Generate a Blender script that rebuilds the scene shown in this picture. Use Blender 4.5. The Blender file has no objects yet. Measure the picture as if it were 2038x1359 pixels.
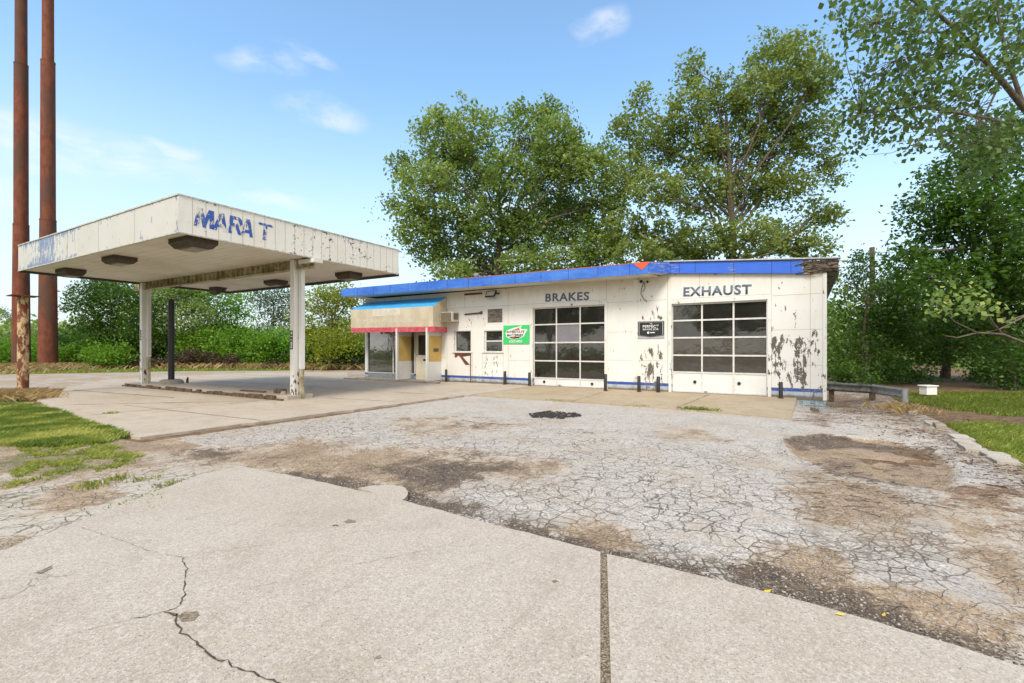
import bpy, math, random
import numpy as np
from mathutils import Vector, Matrix, Euler
rng = np.random.default_rng(7)
random.seed(7)
S = bpy.context.scene
R = math.radians
# ------------------------------------------------------------------ camera
FPX, CY, TH = 942.0, 693.8, 0.555
cam = bpy.data.cameras.new("camera"); camo = bpy.data.objects.new("camera", cam)
S.collection.objects.link(camo); S.camera = camo
cam.sensor_width = 36; cam.lens = FPX / 2038 * 36
cam.shift_y = (CY - 679.5) / 2038
cam.clip_start = 0.05; cam.clip_end = 3000
camo.location = (0, 0, 1.6); camo.rotation_euler = (R(90), 0, TH)
# ------------------------------------------------------------------ light
SUN_EL, SUN_AZ = 50, 166          # azimuth of the sun, degrees clockwise from +Y
S.world = bpy.data.worlds.new("World"); S.world.use_nodes = True
sun = bpy.data.lights.new("sun", 'SUN'); suno = bpy.data.objects.new("sun", sun)
S.collection.objects.link(suno)
sun.energy = 2.55; sun.angle = R(20); sun.color = (1.0, 0.91, 0.78)
sd = Vector((math.sin(R(SUN_AZ)) * math.cos(R(SUN_EL)), math.cos(R(SUN_AZ)) * math.cos(R(SUN_EL)), math.sin(R(SUN_EL))))
suno.rotation_euler = sd.to_track_quat('Z', 'Y').to_euler()
suno.location = sd * 60
S.view_settings.view_transform = 'Standard'; S.view_settings.look = 'None'
S.view_settings.exposure = 0.52; S.view_settings.gamma = 1.0
S.cycles.use_denoising = True
S.cycles.max_bounces = 6; S.cycles.transparent_max_bounces = 12; S.cycles.caustics_reflective = False; S.cycles.caustics_refractive = False
S.render.resolution_x = 1024; S.render.resolution_y = 683
ctx = S.collection
C_, S_ = math.cos(TH), math.sin(TH)
# ------------------------------------------------------------------ measuring helpers (photo pixel -> place)
def A(u, v, d):
    x = (u - 1019) / FPX * d
    return Vector((x * C_ - d * S_, x * S_ + d * C_, 1.6 - (v - CY) / FPX * d))
def G(u, v, z=0.0):
    return A(u, v, FPX * (1.6 - z) / (v - CY))
def Gxy(pts, z=0.0):
    return np.array([G(u, v, z)[:2] for u, v in pts])

# ------------------------------------------------------------------ node helper
class NT:
    def __init__(s, tree): s.t = tree; s.n = tree.nodes; s.l = tree.links; s.n.clear()
    def add(s, typ, ins=None, **kw):
        nd = s.n.new(typ)
        for k, v in kw.items(): setattr(nd, k, v)
        for k, v in (ins or {}).items():
            if v is None: continue
            if isinstance(v, bpy.types.NodeSocket): s.l.new(v, nd.inputs[k])
            else: nd.inputs[k].default_value = v
        return nd
    def m(s, op, a, b=0.0, c=None, clamp=False):
        ins = {0: a, 1: b}
        if c is not None: ins[2] = c
        return s.add('ShaderNodeMath', ins, operation=op, use_clamp=clamp).outputs[0]
    def ss(s, x, lo, hi):
        nd = s.add('ShaderNodeMapRange', {0: x, 1: lo, 2: hi, 3: 0.0, 4: 1.0}); nd.interpolation_type = 'SMOOTHSTEP'
        return nd.outputs[0]
    def mix(s, f, a, b, mode='MIX'):
        nd = s.add('ShaderNodeMix', data_type='RGBA', blend_type=mode)
        for i, v in ((0, f), (6, a), (7, b)):
            if isinstance(v, bpy.types.NodeSocket): s.l.new(v, nd.inputs[i])
            elif isinstance(v, (tuple, list)): nd.inputs[i].default_value = tuple(v) + ((1,) if len(v) == 3 else ())
            else: nd.inputs[i].default_value = v
        return nd.outputs[2]
    def noise(s, vec, scale, detail=4, rough=0.55, dist=0.0):
        return s.add('ShaderNodeTexNoise', {'Vector': vec, 'Scale': scale, 'Detail': detail, 'Roughness': rough, 'Distortion': dist}).outputs[0]
    def noisec(s, vec, scale, detail=2):
        return s.add('ShaderNodeTexNoise', {'Vector': vec, 'Scale': scale, 'Detail': detail}).outputs[1]
    def vor(s, vec, scale, feature='F1', rand=1.0):
        nd = s.add('ShaderNodeTexVoronoi', {'Vector': vec, 'Scale': scale, 'Randomness': rand}, feature=feature)
        return nd
    def attr(s, name): return s.add('ShaderNodeAttribute', attribute_name=name).outputs['Fac']
    def mapv(s, vec, scale=(1, 1, 1), loc=(0, 0, 0), rot=(0, 0, 0)):
        return s.add('ShaderNodeMapping', {0: vec, 1: loc, 2: rot, 3: scale}).outputs[0]
    def vadd(s, a, b, op='ADD'): return s.add('ShaderNodeVectorMath', {0: a, 1: b}, operation=op).outputs[0]
    def vscale(s, a, f):
        nd = s.add('ShaderNodeVectorMath', {0: a}, operation='SCALE'); nd.inputs['Scale'].default_value = f; return nd.outputs[0]
    def bump(s, h, strength=0.3, dist=0.01, normal=None):
        return s.add('ShaderNodeBump', {'Height': h, 'Strength': strength, 'Distance': dist, 'Normal': normal}).outputs[0]
def material(name, fn):
    m = bpy.data.materials.new(name); m.use_nodes = True
    nt = NT(m.node_tree); out = nt.add('ShaderNodeOutputMaterial')
    res = fn(nt)
    nt.l.new(res, out.inputs[0]); return m
def principled(nt, color, rough=0.6, metal=0.0, normal=None, spec=0.5):
    nd = nt.add('ShaderNodeBsdfPrincipled', {'Roughness': rough, 'Metallic': metal, 'Normal': normal, 'Specular IOR Level': spec})
    if isinstance(color, bpy.types.NodeSocket): nt.l.new(color, nd.inputs[0])
    else: nd.inputs[0].default_value = tuple(color) + (1,)
    return nd.outputs[0]

# ------------------------------------------------------------------ world
w = NT(S.world.node_tree)
tc = w.add('ShaderNodeTexCoord')
sky = w.add('ShaderNodeTexSky', sky_type='NISHITA')
sky.sun_disc = False; sky.sun_elevation = R(SUN_EL); sky.sun_rotation = R(SUN_AZ)
sky.altitude = 200; sky.air_density = 1.0; sky.dust_density = 1.2; sky.ozone_density = 1.0
vec = tc.outputs['Generated']
sep = w.add('ShaderNodeSeparateXYZ', {0: vec})
el = sep.outputs[2]
proj = w.add('ShaderNodeVectorMath', {0: vec, 1: w.add('ShaderNodeCombineXYZ', {0: w.m('ADD', el, 0.12), 1: w.m('ADD', el, 0.12), 2: w.m('ADD', el, 0.12)}).outputs[0]}, operation='DIVIDE').outputs[0]
def cloud_at(u, v, su, sv, rot=0.0):
    """soft patch of cloud round the direction of a measured point"""
    p = A(u, v, 10.0) - Vector((0, 0, 1.6)); p.normalize()
    e1 = Vector((0, 0, 1)).cross(p).normalized(); e2 = p.cross(e1)
    c, s_ = math.cos(rot), math.sin(rot)
    a1 = e1 * c + e2 * s_; a2 = e2 * c - e1 * s_
    d1 = w.add('ShaderNodeVectorMath', {0: wvec, 1: tuple(a1)}, operation='DOT_PRODUCT').outputs['Value']
    d2 = w.add('ShaderNodeVectorMath', {0: wvec, 1: tuple(a2)}, operation='DOT_PRODUCT').outputs['Value']
    d3 = w.add('ShaderNodeVectorMath', {0: wvec, 1: tuple(p)}, operation='DOT_PRODUCT').outputs['Value']
    r2 = w.m('ADD', w.m('POWER', w.m('DIVIDE', w.m('ABSOLUTE', d1), su), 2.0), w.m('POWER', w.m('DIVIDE', w.m('ABSOLUTE', d2), sv), 2.0))
    g = w.ss(r2, 1.0, 0.0)
    return w.m('MULTIPLY', g, w.m('GREATER_THAN', d3, 0.0))
wvec = w.vadd(vec, w.vscale(w.vadd(w.noisec(vec, 7.0, 3), (-.5, -.5, -.5)), 0.07))
n1 = w.noise(w.mapv(wvec, (1, 1, 2.6)), 9.0, 8, 0.62)
clump = None
for args in [(150, 290, .22, .045, 0), (60, 300, .10, .04, 0), (640, 233, .09, .03, -.05), (530, 128, .08, .028, 0), (1198, 50, .055, .03, 0), (620, 120, .06, .018, .3), (560, 398, .1, .02, 0),
             (10, 385, .05, .03, 0), (330, 290, .05, .02, 0), (1010, 420, .2, .03, 0)]:
    g = cloud_at(*args)
    clump = g if clump is None else w.m('MAXIMUM', clump, g)
fill_cloud = w.m('MULTIPLY', w.ss(w.noise(proj, 1.3, 3), 0.30, 0.52), w.ss(w.add('ShaderNodeVectorMath', {0: vec, 1: tuple(Vector((-S_, C_, 0)))}, operation='DOT_PRODUCT').outputs['Value'], 0.12, -0.15))  # added bank of bright warm cloud behind the viewer, softens and warms the fill
clump_d = w.m('MULTIPLY', clump, w.ss(n1, 0.32, 0.80), clamp=True)
hazef = w.ss(el, 0.50, -0.02)
skyc = w.mix(1.0, sky.outputs[0], (1.50, 1.74, 1.72), 'MULTIPLY')
skyc = w.mix(w.m('MULTIPLY', hazef, 0.86), skyc, (4.45, 4.75, 5.1))
skyc = w.mix(w.m('MULTIPLY', clump_d, 0.72), skyc, (5.5, 5.55, 5.7))
skyc = w.mix(w.m('MULTIPLY', fill_cloud, 0.9), skyc, (8.2, 7.7, 7.0))
bg = w.add('ShaderNodeBackground', {0: skyc, 1: 0.135})
wo = w.add('ShaderNodeOutputWorld'); w.l.new(bg.outputs[0], wo.inputs[0])

# ------------------------------------------------------------------ mesh builder
class MB:
    def __init__(s): s.v = []; s.f = []; s.mi = []; s.sm = []
    def add(s, vs, fs, mi=0, smooth=False):
        o = len(s.v); s.v += [tuple(v) for v in vs]
        for f in fs: s.f.append(tuple(i + o for i in f)); s.mi.append(mi); s.sm.append(smooth)
        return s
    def box(s, x0, x1, y0, y1, z0, z1, mi=0, M=None):
        vs = [Vector(p) for p in ((x0, y0, z0), (x1, y0, z0), (x1, y1, z0), (x0, y1, z0), (x0, y0, z1), (x1, y0, z1), (x1, y1, z1), (x0, y1, z1))]
        if M is not None: vs = [M @ v for v in vs]
        return s.add(vs, [(0, 3, 2, 1), (4, 5, 6, 7), (0, 1, 5, 4), (1, 2, 6, 5), (2, 3, 7, 6), (3, 0, 4, 7)], mi)
    def tube(s, pts, rad, n=8, mi=0, cap=True, smooth=True):
        pts = [Vector(p) for p in pts]; rings = []
        if not hasattr(rad, '__len__'): rad = [rad] * len(pts)
        prev = None
        for i, p in enumerate(pts):
            t = (pts[min(i + 1, len(pts) - 1)] - pts[max(i - 1, 0)]); t.normalize()
            if prev is None: a = t.orthogonal().normalized()
            else: a = (prev - t * prev.dot(t)).normalized()
            prev = a; b = t.cross(a)
            rings.append([p + (a * math.cos(2 * math.pi * k / n) + b * math.sin(2 * math.pi * k / n)) * rad[i] for k in range(n)])
        vs = [v for r in rings for v in r]; fs = []
        for i in range(len(pts) - 1):
            for k in range(n):
                fs.append((i * n + k, i * n + (k + 1) % n, (i + 1) * n + (k + 1) % n, (i + 1) * n + k))
        s.add(vs, fs, mi, smooth)
        if cap:
            s.add(rings[0][::-1], [tuple(range(n))], mi); s.add(rings[-1], [tuple(range(n))], mi)
        return s
    def prism(s, poly, z0, z1, mi=0):
        n = len(poly)
        if callable(z0): b = [(p[0], p[1], z0(*p)) for p in poly]
        else: b = [(p[0], p[1], z0) for p in poly]
        t = [(p[0], p[1], z1) for p in poly]
        s.add(b + t, [tuple(range(n))[::-1], tuple(range(n, 2 * n))] + [(i, (i + 1) % n, n + (i + 1) % n, n + i) for i in range(n)], mi)
        return s
    def quad(s, a, b, c, d, mi=0): return s.add([a, b, c, d], [(0, 1, 2, 3)], mi)
    def build(s, name, mats, parent=None, bevel=0.0):
        me = bpy.data.meshes.new(name)
        off = Vector((0, 0, 0))
        p = parent
        while p is not None: off += p.location; p = p.parent
        me.from_pydata([(v[0] - off.x, v[1] - off.y, v[2] - off.z) for v in s.v], [], s.f)
        if not isinstance(mats, (list, tuple)): mats = [mats]
        for m in mats: me.materials.append(m)
        me.polygons.foreach_set('material_index', s.mi); me.polygons.foreach_set('use_smooth', s.sm)
        me.update()
        o = bpy.data.objects.new(name, me); ctx.objects.link(o)
        if parent is not None: o.parent = parent
        if bevel:
            b = o.modifiers.new('bevel', 'BEVEL'); b.width = bevel; b.segments = 2; b.limit_method = 'ANGLE'
        return o
def tag(o, label=None, cat=None, group=None, kind=None):
    if label: o['label'] = label
    if cat: o['category'] = cat
    if group: o['group'] = group
    if kind: o['kind'] = kind
    return o
def empty(name, loc, label=None, cat=None, group=None):
    o = bpy.data.objects.new(name, None); ctx.objects.link(o); o.location = loc; o.empty_display_size = .2
    return tag(o, label, cat, group)
def copy_tree(o, parent=None):
    c = o.copy(); ctx.objects.link(c)
    if parent is not None: c.parent = parent
    for ch in list(o.children): copy_tree(ch, c)
    return c
def fast_mesh(name, V, F, mats, shade=None, smooth=False):
    me = bpy.data.meshes.new(name)
    me.vertices.add(len(V)); me.vertices.foreach_set('co', np.asarray(V, np.float32).ravel())
    k = F.shape[1]
    me.loops.add(F.size); me.loops.foreach_set('vertex_index', F.ravel().astype(np.int32))
    me.polygons.add(len(F)); me.polygons.foreach_set('loop_start', np.arange(0, F.size, k, dtype=np.int32))
    try: me.polygons.foreach_set('loop_total', np.full(len(F), k, np.int32))
    except Exception: pass
    me.update(calc_edges=True)
    for m in (mats if isinstance(mats, (list, tuple)) else [mats]): me.materials.append(m)
    if shade is not None:
        a = me.attributes.new('shade', 'FLOAT', 'FACE'); a.data.foreach_set('value', np.asarray(shade, np.float32))
    if smooth: me.polygons.foreach_set('use_smooth', np.ones(len(F), bool))
    return me
def mesh_obj(name, me, parent=None):
    o = bpy.data.objects.new(name, me); ctx.objects.link(o)
    if parent is not None: o.parent = parent
    return o
def text_mesh(txt, name, mat, width, height, M, parent=None, bold=0.0, shear=0.0, extrude=0.004, spacing=1.0):
    cu = bpy.data.curves.new('t', 'FONT'); cu.body = txt; cu.offset = bold; cu.shear = shear; cu.extrude = 0.0; cu.space_character = spacing; cu.resolution_u = 3
    ob = bpy.data.objects.new('t', cu); ctx.objects.link(ob)
    dg = bpy.context.evaluated_depsgraph_get(); dg.update()
    me = bpy.data.meshes.new_from_object(ob.evaluated_get(dg))
    bpy.data.objects.remove(ob); bpy.data.curves.remove(cu)
    co = np.empty(len(me.vertices) * 3, np.float32); me.vertices.foreach_get('co', co); co = co.reshape(-1, 3)
    lo = co.min(0); hi = co.max(0)
    co[:, 0] = (co[:, 0] - lo[0]) / (hi[0] - lo[0]) * width
    co[:, 1] = (co[:, 1] - lo[1]) / (hi[1] - lo[1]) * height
    co[:, 2] = 0
    me.vertices.foreach_set('co', co.ravel()); me.name = name
    off = Vector((0, 0, 0)); p = parent
    while p is not None: off += p.location; p = p.parent
    me.transform(Matrix.Translation(-off) @ M)
    me.materials.clear(); me.materials.append(mat)
    o = mesh_obj(name, me, parent)
    if extrude:
        sm = o.modifiers.new('solid', 'SOLIDIFY'); sm.thickness = extrude; sm.offset = 0
    return o

# ------------------------------------------------------------------ materials
def obj_co(nt): return nt.add('ShaderNodeTexCoord').outputs['Object']
def geo_co(nt): return nt.add('ShaderNodeNewGeometry').outputs['Position']

def concrete_mat(name, base, tint, speck=1.0, stain=0.5, crackscale=0.0):
    def f(nt):
        p = geo_co(nt)
        col = nt.mix(nt.ss(nt.noise(p, 0.55, 6, .65), .35, .7), base, tint)
        big = nt.noise(p, 2.2, 7, .7)
        col = nt.mix(nt.m('MULTIPLY', nt.ss(big, .45, .75), stain), col, tuple(c * .68 for c in tint))
        mid = nt.noise(p, 26.0, 4, .7)
        col = nt.mix(nt.m('MULTIPLY', nt.ss(mid, .42, .68), .42), col, tuple(c * .66 for c in base))
        g = nt.vor(p, 105.0); gv = nt.add('ShaderNodeSeparateColor', {0: g.outputs['Color']})
        dark = nt.m('MULTIPLY', nt.ss(gv.outputs[0], .80, .86), nt.ss(g.outputs['Distance'], .55, .25))
        light = nt.m('MULTIPLY', nt.ss(gv.outputs[1], .74, .82), nt.ss(g.outputs['Distance'], .6, .3))
        warm = nt.m('MULTIPLY', nt.ss(gv.outputs[2], .78, .84), nt.ss(g.outputs['Distance'], .6, .3))
        col = nt.mix(nt.m('MULTIPLY', dark, .65 * speck), col, (.10, .095, .09))
        col = nt.mix(nt.m('MULTIPLY', light, .5 * speck), col, (.66, .64, .6))
        col = nt.mix(nt.m('MULTIPLY', warm, .4 * speck), col, (.34, .22, .12))
        pit = nt.vor(p, 46.0); pv = nt.add('ShaderNodeSeparateColor', {0: pit.outputs['Color']})
        pits = nt.m('MULTIPLY', nt.ss(pv.outputs[0], .93, .95), nt.ss(pit.outputs['Distance'], .28, .16))
        col = nt.mix(nt.m('MULTIPLY', pits, .7 * speck), col, (.07, .06, .05))
        streak = nt.noise(nt.mapv(p, (5.0, .8, 1), rot=(0, 0, .5)), 1.6, 5, .7)
        col = nt.mix(nt.m('MULTIPLY', nt.ss(streak, .52, .76), .42), col, (.27, .215, .16))
        blot = nt.noise(p, 1.15, 8, .75, .6)
        col = nt.mix(nt.m('MULTIPLY', nt.ss(blot, .50, .72), .42), col, (.30, .25, .195))
        col = nt.mix(nt.m('MULTIPLY', nt.ss(nt.noise(p, 62.0, 2, .6), .47, .62), .42 * min(1, speck)), col, (.25, .215, .18))
        col = nt.mix(nt.m('MULTIPLY', nt.ss(nt.noise(p, 48.0, 2, .6), .54, .66), .40 * min(1, speck)), col, (.60, .56, .51))
        # hairline cracks
        wp = nt.vadd(p, nt.vscale(nt.noisec(p, 1.3, 5), 1.1))
        cr = nt.vor(wp, .33, 'DISTANCE_TO_EDGE').outputs['Distance']
        line = nt.m('MULTIPLY', nt.ss(cr, .0035, .0012), nt.ss(nt.noise(p, .5, 2), .5, .62))
        if crackscale: col = nt.mix(nt.m('MULTIPLY', line, .55 * crackscale), col, (.09, .075, .06))
        h = nt.m('ADD', nt.m('MULTIPLY', mid, .7), nt.m('SUBTRACT', nt.noise(p, 140, 2), nt.m('MULTIPLY', pits, 1.0)))
        return principled(nt, col, .88, normal=nt.bump(h, .5, .006), spec=.3)
    return material(name, f)
M_slab = concrete_mat('concrete_slab', (.465, .41, .345), (.42, .36, .29), 1.0, .25, 1.0)
M_fore = concrete_mat('concrete_forecourt', (.46, .40, .325), (.41, .335, .25), .55, .5, 1.0)
M_apron = concrete_mat('concrete_apron', (.42, .345, .235), (.37, .28, .165), .5, .6, 1.0)
M_kerb = concrete_mat('concrete_kerb', (.36, .32, .27), (.22, .17, .12), .7, .9)
M_kerbpale = concrete_mat('pale_kerb', (.50, .46, .40), (.36, .31, .25), .8, .6)
M_block = concrete_mat('concrete_block', (.30, .28, .25), (.2, .18, .15), .6, .7)

def lot(nt):
    p = geo_co(nt)
    dirt, fine, pale, wet, litter, green = [nt.attr(a) for a in ('dirt', 'fine', 'pale', 'wet', 'litter', 'green')]
    e1 = nt.noise(p, 1.7, 7, .68); e2 = nt.noise(p, 9.0, 5, .7); e3 = nt.noise(p, 45.0, 3, .7)
    edge = nt.m('ADD', nt.m('MULTIPLY', nt.m('SUBTRACT', e1, .5), 1.5), nt.m('ADD', nt.m('MULTIPLY', nt.m('SUBTRACT', e2, .5), 1.3), nt.m('MULTIPLY', nt.m('SUBTRACT', e3, .5), .8)))
    edge = nt.m('ADD', edge, nt.m('MULTIPLY', nt.m('SUBTRACT', nt.noise(p, .75, 4, .6), .5), .7))
    def mask(a, soft=.12, k=1.0): return nt.m('MULTIPLY', nt.ss(nt.m('ADD', a, nt.m('MULTIPLY', edge, k * 1.7)), .5 - soft, .5 + soft), nt.ss(a, .04, .2))
    # asphalt
    g = nt.vor(p, 70.0); gv = nt.add('ShaderNodeSeparateColor', {0: g.outputs['Color']})
    asp = nt.mix(nt.ss(nt.noise(p, .8, 6, .65), .35, .7), (.455, .415, .365), (.50, .45, .39))
    asp = nt.mix(nt.m('MULTIPLY', nt.ss(e2, .42, .66), .6), asp, (.30, .275, .25))
    asp = nt.mix(nt.m('MULTIPLY', nt.ss(gv.outputs[0], .62, .75), .6), asp, (.16, .15, .15))
    asp = nt.mix(nt.m('MULTIPLY', nt.ss(gv.outputs[1], .70, .8), .6), asp, (.64, .62, .6))
    tan = nt.ss(nt.noise(p, .9, 6, .7), .47, .66)
    asp = nt.mix(nt.m('MULTIPLY', nt.ss(nt.noise(nt.vadd(p, (7, 3, 0)), .45, 7, .72), .5, .68), .38), asp, (.27, .245, .22))
    asp = nt.mix(nt.m('MULTIPLY', tan, .6), asp, (.42, .34, .255))
    con = nt.mix(e1, (.50, .46, .40), (.42, .37, .30))
    con = nt.mix(nt.m('MULTIPLY', nt.ss(gv.outputs[0], .8, .9), .5), con, (.15, .13, .11))
    pm = nt.ss(pale, .4, .6)
    col = nt.mix(pm, asp, con)
    cellc = nt.add('ShaderNodeSeparateColor', {0: nt.vor(nt.vadd(p, nt.vscale(nt.noisec(p, 6.0, 4), .10)), 5.4).outputs['Color']}).outputs[0]
    col = nt.mix(nt.m('MULTIPLY', nt.ss(fine, .35, .8), nt.m('MULTIPLY', cellc, .55)), col, (.29, .255, .215))
    # cracks
    warp = nt.vscale(nt.noisec(p, 2.5, 5), .32)
    wp = nt.vadd(p, warp)
    wf = nt.vadd(p, nt.vscale(nt.noisec(p, 6.0, 4), .10))
    big = nt.vor(wp, 2.1, 'DISTANCE_TO_EDGE').outputs['Distance']
    med = nt.vor(wf, 5.4, 'DISTANCE_TO_EDGE').outputs['Distance']
    sml = nt.vor(wf, 9.5, 'DISTANCE_TO_EDGE').outputs['Distance']
    fz = nt.m('ADD', fine, nt.m('MULTIPLY', nt.m('SUBTRACT', e1, .5), 1.1))
    cb = nt.m('MULTIPLY', nt.ss(big, nt.m('ADD', nt.m('MULTIPLY', e2, .016), nt.m('MULTIPLY', pm, .008)), .002), nt.ss(nt.m('ADD', fz, pm), .05, .25))
    cm = nt.m('MULTIPLY', nt.ss(med, nt.m('MULTIPLY', e3, .085), .006), nt.ss(fz, .20, .42))
    cs = nt.m('MULTIPLY', nt.ss(sml, nt.m('MULTIPLY', e3, .20), .02), nt.ss(fz, .58, .8))
    crack = nt.m('MAXIMUM', cb, nt.m('MAXIMUM', cm, nt.m('MULTIPLY', cs, .85)))
    hair = nt.m('MULTIPLY', nt.ss(nt.vor(nt.vadd(p, nt.vscale(nt.noisec(p, 1.5, 5), .6)), 2.1, 'DISTANCE_TO_EDGE').outputs['Distance'], .012, .003), .38)
    crack = nt.m('MULTIPLY', crack, nt.ss(nt.noise(p, 1.1, 4, .6), .30, .52))
    crack = nt.m('MAXIMUM', crack, nt.m('MULTIPLY', hair, nt.ss(e1, .4, .6)))
    col = nt.mix(nt.m('MULTIPLY', crack, nt.m('ADD', nt.m('MULTIPLY', fine, .45), nt.m('ADD', .28, nt.m('MULTIPLY', e2, .6))), clamp=True), col, nt.mix(e2, (.06, .048, .036), (.16, .115, .075)))
    # dirt
    veil = nt.m('MULTIPLY', nt.ss(nt.m('ADD', dirt, nt.m('MULTIPLY', nt.m('SUBTRACT', e1, .5), 1.4)), .05, .6), .5)
    col = nt.mix(veil, col, (.40, .32, .235))
    dm = nt.m('MULTIPLY', mask(dirt, .17), nt.m('ADD', .72, nt.m('MULTIPLY', e2, .4)), clamp=True)
    dc = nt.mix(nt.ss(e2, .35, .65), (.27, .185, .11), (.42, .31, .20))
    dc = nt.mix(nt.ss(e1, .42, .62), dc, nt.mix(e3, (.19, .13, .08), (.33, .24, .155)))
    dc = nt.mix(nt.m('MULTIPLY', nt.ss(gv.outputs[0], .72, .8), .7), dc, (.12, .09, .065))
    dc = nt.mix(nt.m('MULTIPLY', nt.ss(gv.outputs[2], .88, .93), .6), dc, (.5, .45, .4))
    col = nt.mix(dm, col, dc)
    wm = mask(wet, .25)
    wc = nt.mix(nt.ss(e2, .35, .65), (.055, .04, .03), (.13, .093, .062))
    wc = nt.mix(nt.m('MULTIPLY', nt.ss(gv.outputs[0], .8, .86), .6), wc, (.3, .26, .22))
    col = nt.mix(nt.m('MULTIPLY', wm, .95), col, wc)
    lm = mask(litter, .2, .9)
    ln = nt.noise(nt.mapv(p, (1, 3.0, 1), rot=(0, 0, .4)), 11.0, 5, .8)
    lc = nt.mix(ln, (.085, .045, .028), (.22, .13, .075))
    col = nt.mix(nt.m('MULTIPLY', lm, nt.ss(ln, .38, .55)), col, lc)
    gm = mask(green, .3, .8)
    col = nt.mix(nt.m('MULTIPLY', gm, .8), col, nt.mix(e2, (.07, .10, .025), (.15, .16, .05)))
    h = nt.m('ADD', nt.m('MULTIPLY', crack, -1.5), nt.m('ADD', nt.m('MULTIPLY', e3, .5), nt.m('MULTIPLY', gv.outputs[0], .35)))
    rough = nt.m('SUBTRACT', .92, nt.m('MULTIPLY', wm, .18))
    return principled(nt, col, rough, normal=nt.bump(h, .75, .018), spec=.3)
M_lot = material('cracked_asphalt', lot)

def terr(nt):
    p = geo_co(nt); green = nt.attr('green')
    e1 = nt.noise(p, .35, 7, .7); e2 = nt.noise(p, 6.0, 6, .75)
    gr = nt.mix(nt.ss(e2, .3, .7), (.05, .085, .018), (.15, .19, .05))
    gr = nt.mix(nt.m('MULTIPLY', nt.ss(e1, .5, .75), .6), gr, (.22, .20, .08))
    so = nt.mix(nt.ss(e2, .3, .7), (.085, .05, .03), (.25, .17, .10))
    f = nt.ss(nt.m('ADD', green, nt.m('MULTIPLY', nt.m('SUBTRACT', e2, .5), 1.0)), .35, .65)
    return principled(nt, nt.mix(f, so, gr), .95, normal=nt.bump(e2, .8, .05), spec=.2)
M_terr = material('turf_and_soil', terr)
def gravel(nt):
    p = geo_co(nt)
    n = nt.noise(p, .5, 7, .7); n2 = nt.noise(nt.mapv(p, (1, 1, 1), rot=(0, 0, .85)), 3.0, 6, .75)
    col = nt.mix(nt.ss(n, .4, .58), (.36, .33, .295), (.33, .25, .17))
    col = nt.mix(nt.m('MULTIPLY', nt.ss(n2, .5, .7), .6), col, (.19, .14, .095))
    st = nt.noise(nt.mapv(p, (.25, 3.0, 1), rot=(0, 0, -.85)), 1.1, 5, .7)
    col = nt.mix(nt.m('MULTIPLY', nt.ss(st, .55, .7), .7), col, (.46, .42, .38))
    return principled(nt, col, .95, normal=nt.bump(n2, .5, .03), spec=.2)
M_gravel = material('worn_road', gravel)

def siding(name, white=(.71, .705, .69), under=(.10, .088, .078), stripe=True, stretch=True, dirtc=(.42, .36, .24), amount=1.0, zt=None):
    def f(nt):
        p = geo_co(nt); peel = nt.attr('peel')
        n = nt.noise(p, .9, 5, .6)
        col = nt.mix(nt.ss(n, .35, .7), white, tuple(a * b for a, b in zip(white, (.95, .93, .89))))
        drip = nt.noise(nt.mapv(p, (3.0, 3.0, .45)), 1.5, 6, .7)
        col = nt.mix(nt.m('MULTIPLY', nt.ss(drip, .54, .80), .27), col, dirtc)
        if stripe:
            z = nt.add('ShaderNodeSeparateXYZ', {0: nt.vadd(p, nt.vscale(nt.noisec(p, 12.0, 3), .022))}).outputs[2]
            col = nt.mix(nt.m('LESS_THAN', z, .325), col, (.035, .085, .33))
            low = nt.mix(nt.ss(drip, .4, .65), (.40, .46, .52), (.30, .31, .31))
            col = nt.mix(nt.m('LESS_THAN', z, .215), col, low)
            foot = nt.ss(nt.m('ADD', z, nt.m('MULTIPLY', nt.noise(p, 5.0, 6, .75), -.22)), .02, -.06)
            col = nt.mix(nt.m('MULTIPLY', foot, .85), col, (.13, .085, .055))
        if stripe:
            zz = nt.add('ShaderNodeSeparateXYZ', {0: p}).outputs[2]
            g1 = nt.ss(nt.m('ADD', zz, nt.m('MULTIPLY', nt.noise(nt.mapv(p, (2, 2, .5)), 2.0, 6, .7), .9)), 4.15, 4.75)
            col = nt.mix(nt.m('MULTIPLY', g1, .45), col, (.52, .42, .25))
        sc = nt.mapv(p, (1, 1, .33) if stretch else (1, 1, 1))
        a = nt.noise(sc, 9.0, 6, .62, .4); b = nt.noise(nt.mapv(p, (1, 1, .55)), 38.0, 3, .6)
        q = nt.m('ADD', nt.m('ADD', a, nt.m('MULTIPLY', nt.m('SUBTRACT', b, .5), .32)), nt.m('MULTIPLY', nt.m('SUBTRACT', nt.noise(p, 2.5, 3), .5), .35))
        th = nt.m('SUBTRACT', .79, nt.m('MULTIPLY', peel, .34 * amount))
        pk = nt.ss(q, th, nt.m('ADD', th, .012))
        uc = nt.mix(nt.noise(sc, 30.0, 4, .8), tuple(c * .55 for c in under), tuple(min(1, c * 1.9) for c in under))
        halo = nt.m('MULTIPLY', nt.ss(q, nt.m('SUBTRACT', th, .045), th), .3)
        col = nt.mix(halo, col, tuple(c * .72 for c in white))
        col = nt.mix(pk, col, uc)
        h = nt.m('SUBTRACT', nt.m('MULTIPLY', n, .3), pk)
        return principled(nt, col, nt.m('ADD', .48, nt.m('MULTIPLY', pk, .4)), normal=nt.bump(h, .5, .004), spec=.35)
    return material(name, f)
M_siding = siding('peeling_white_siding')
M_white = siding('chipped_white_paint', stripe=False, amount=1.0)
M_fasciaL = siding('peeling_canopy_paint_blue', white=(.55, .54, .505), under=(.17, .22, .34), stripe=False, stretch=True)  # dirtier white, also darkened in the colour to offset sun on this face
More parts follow.
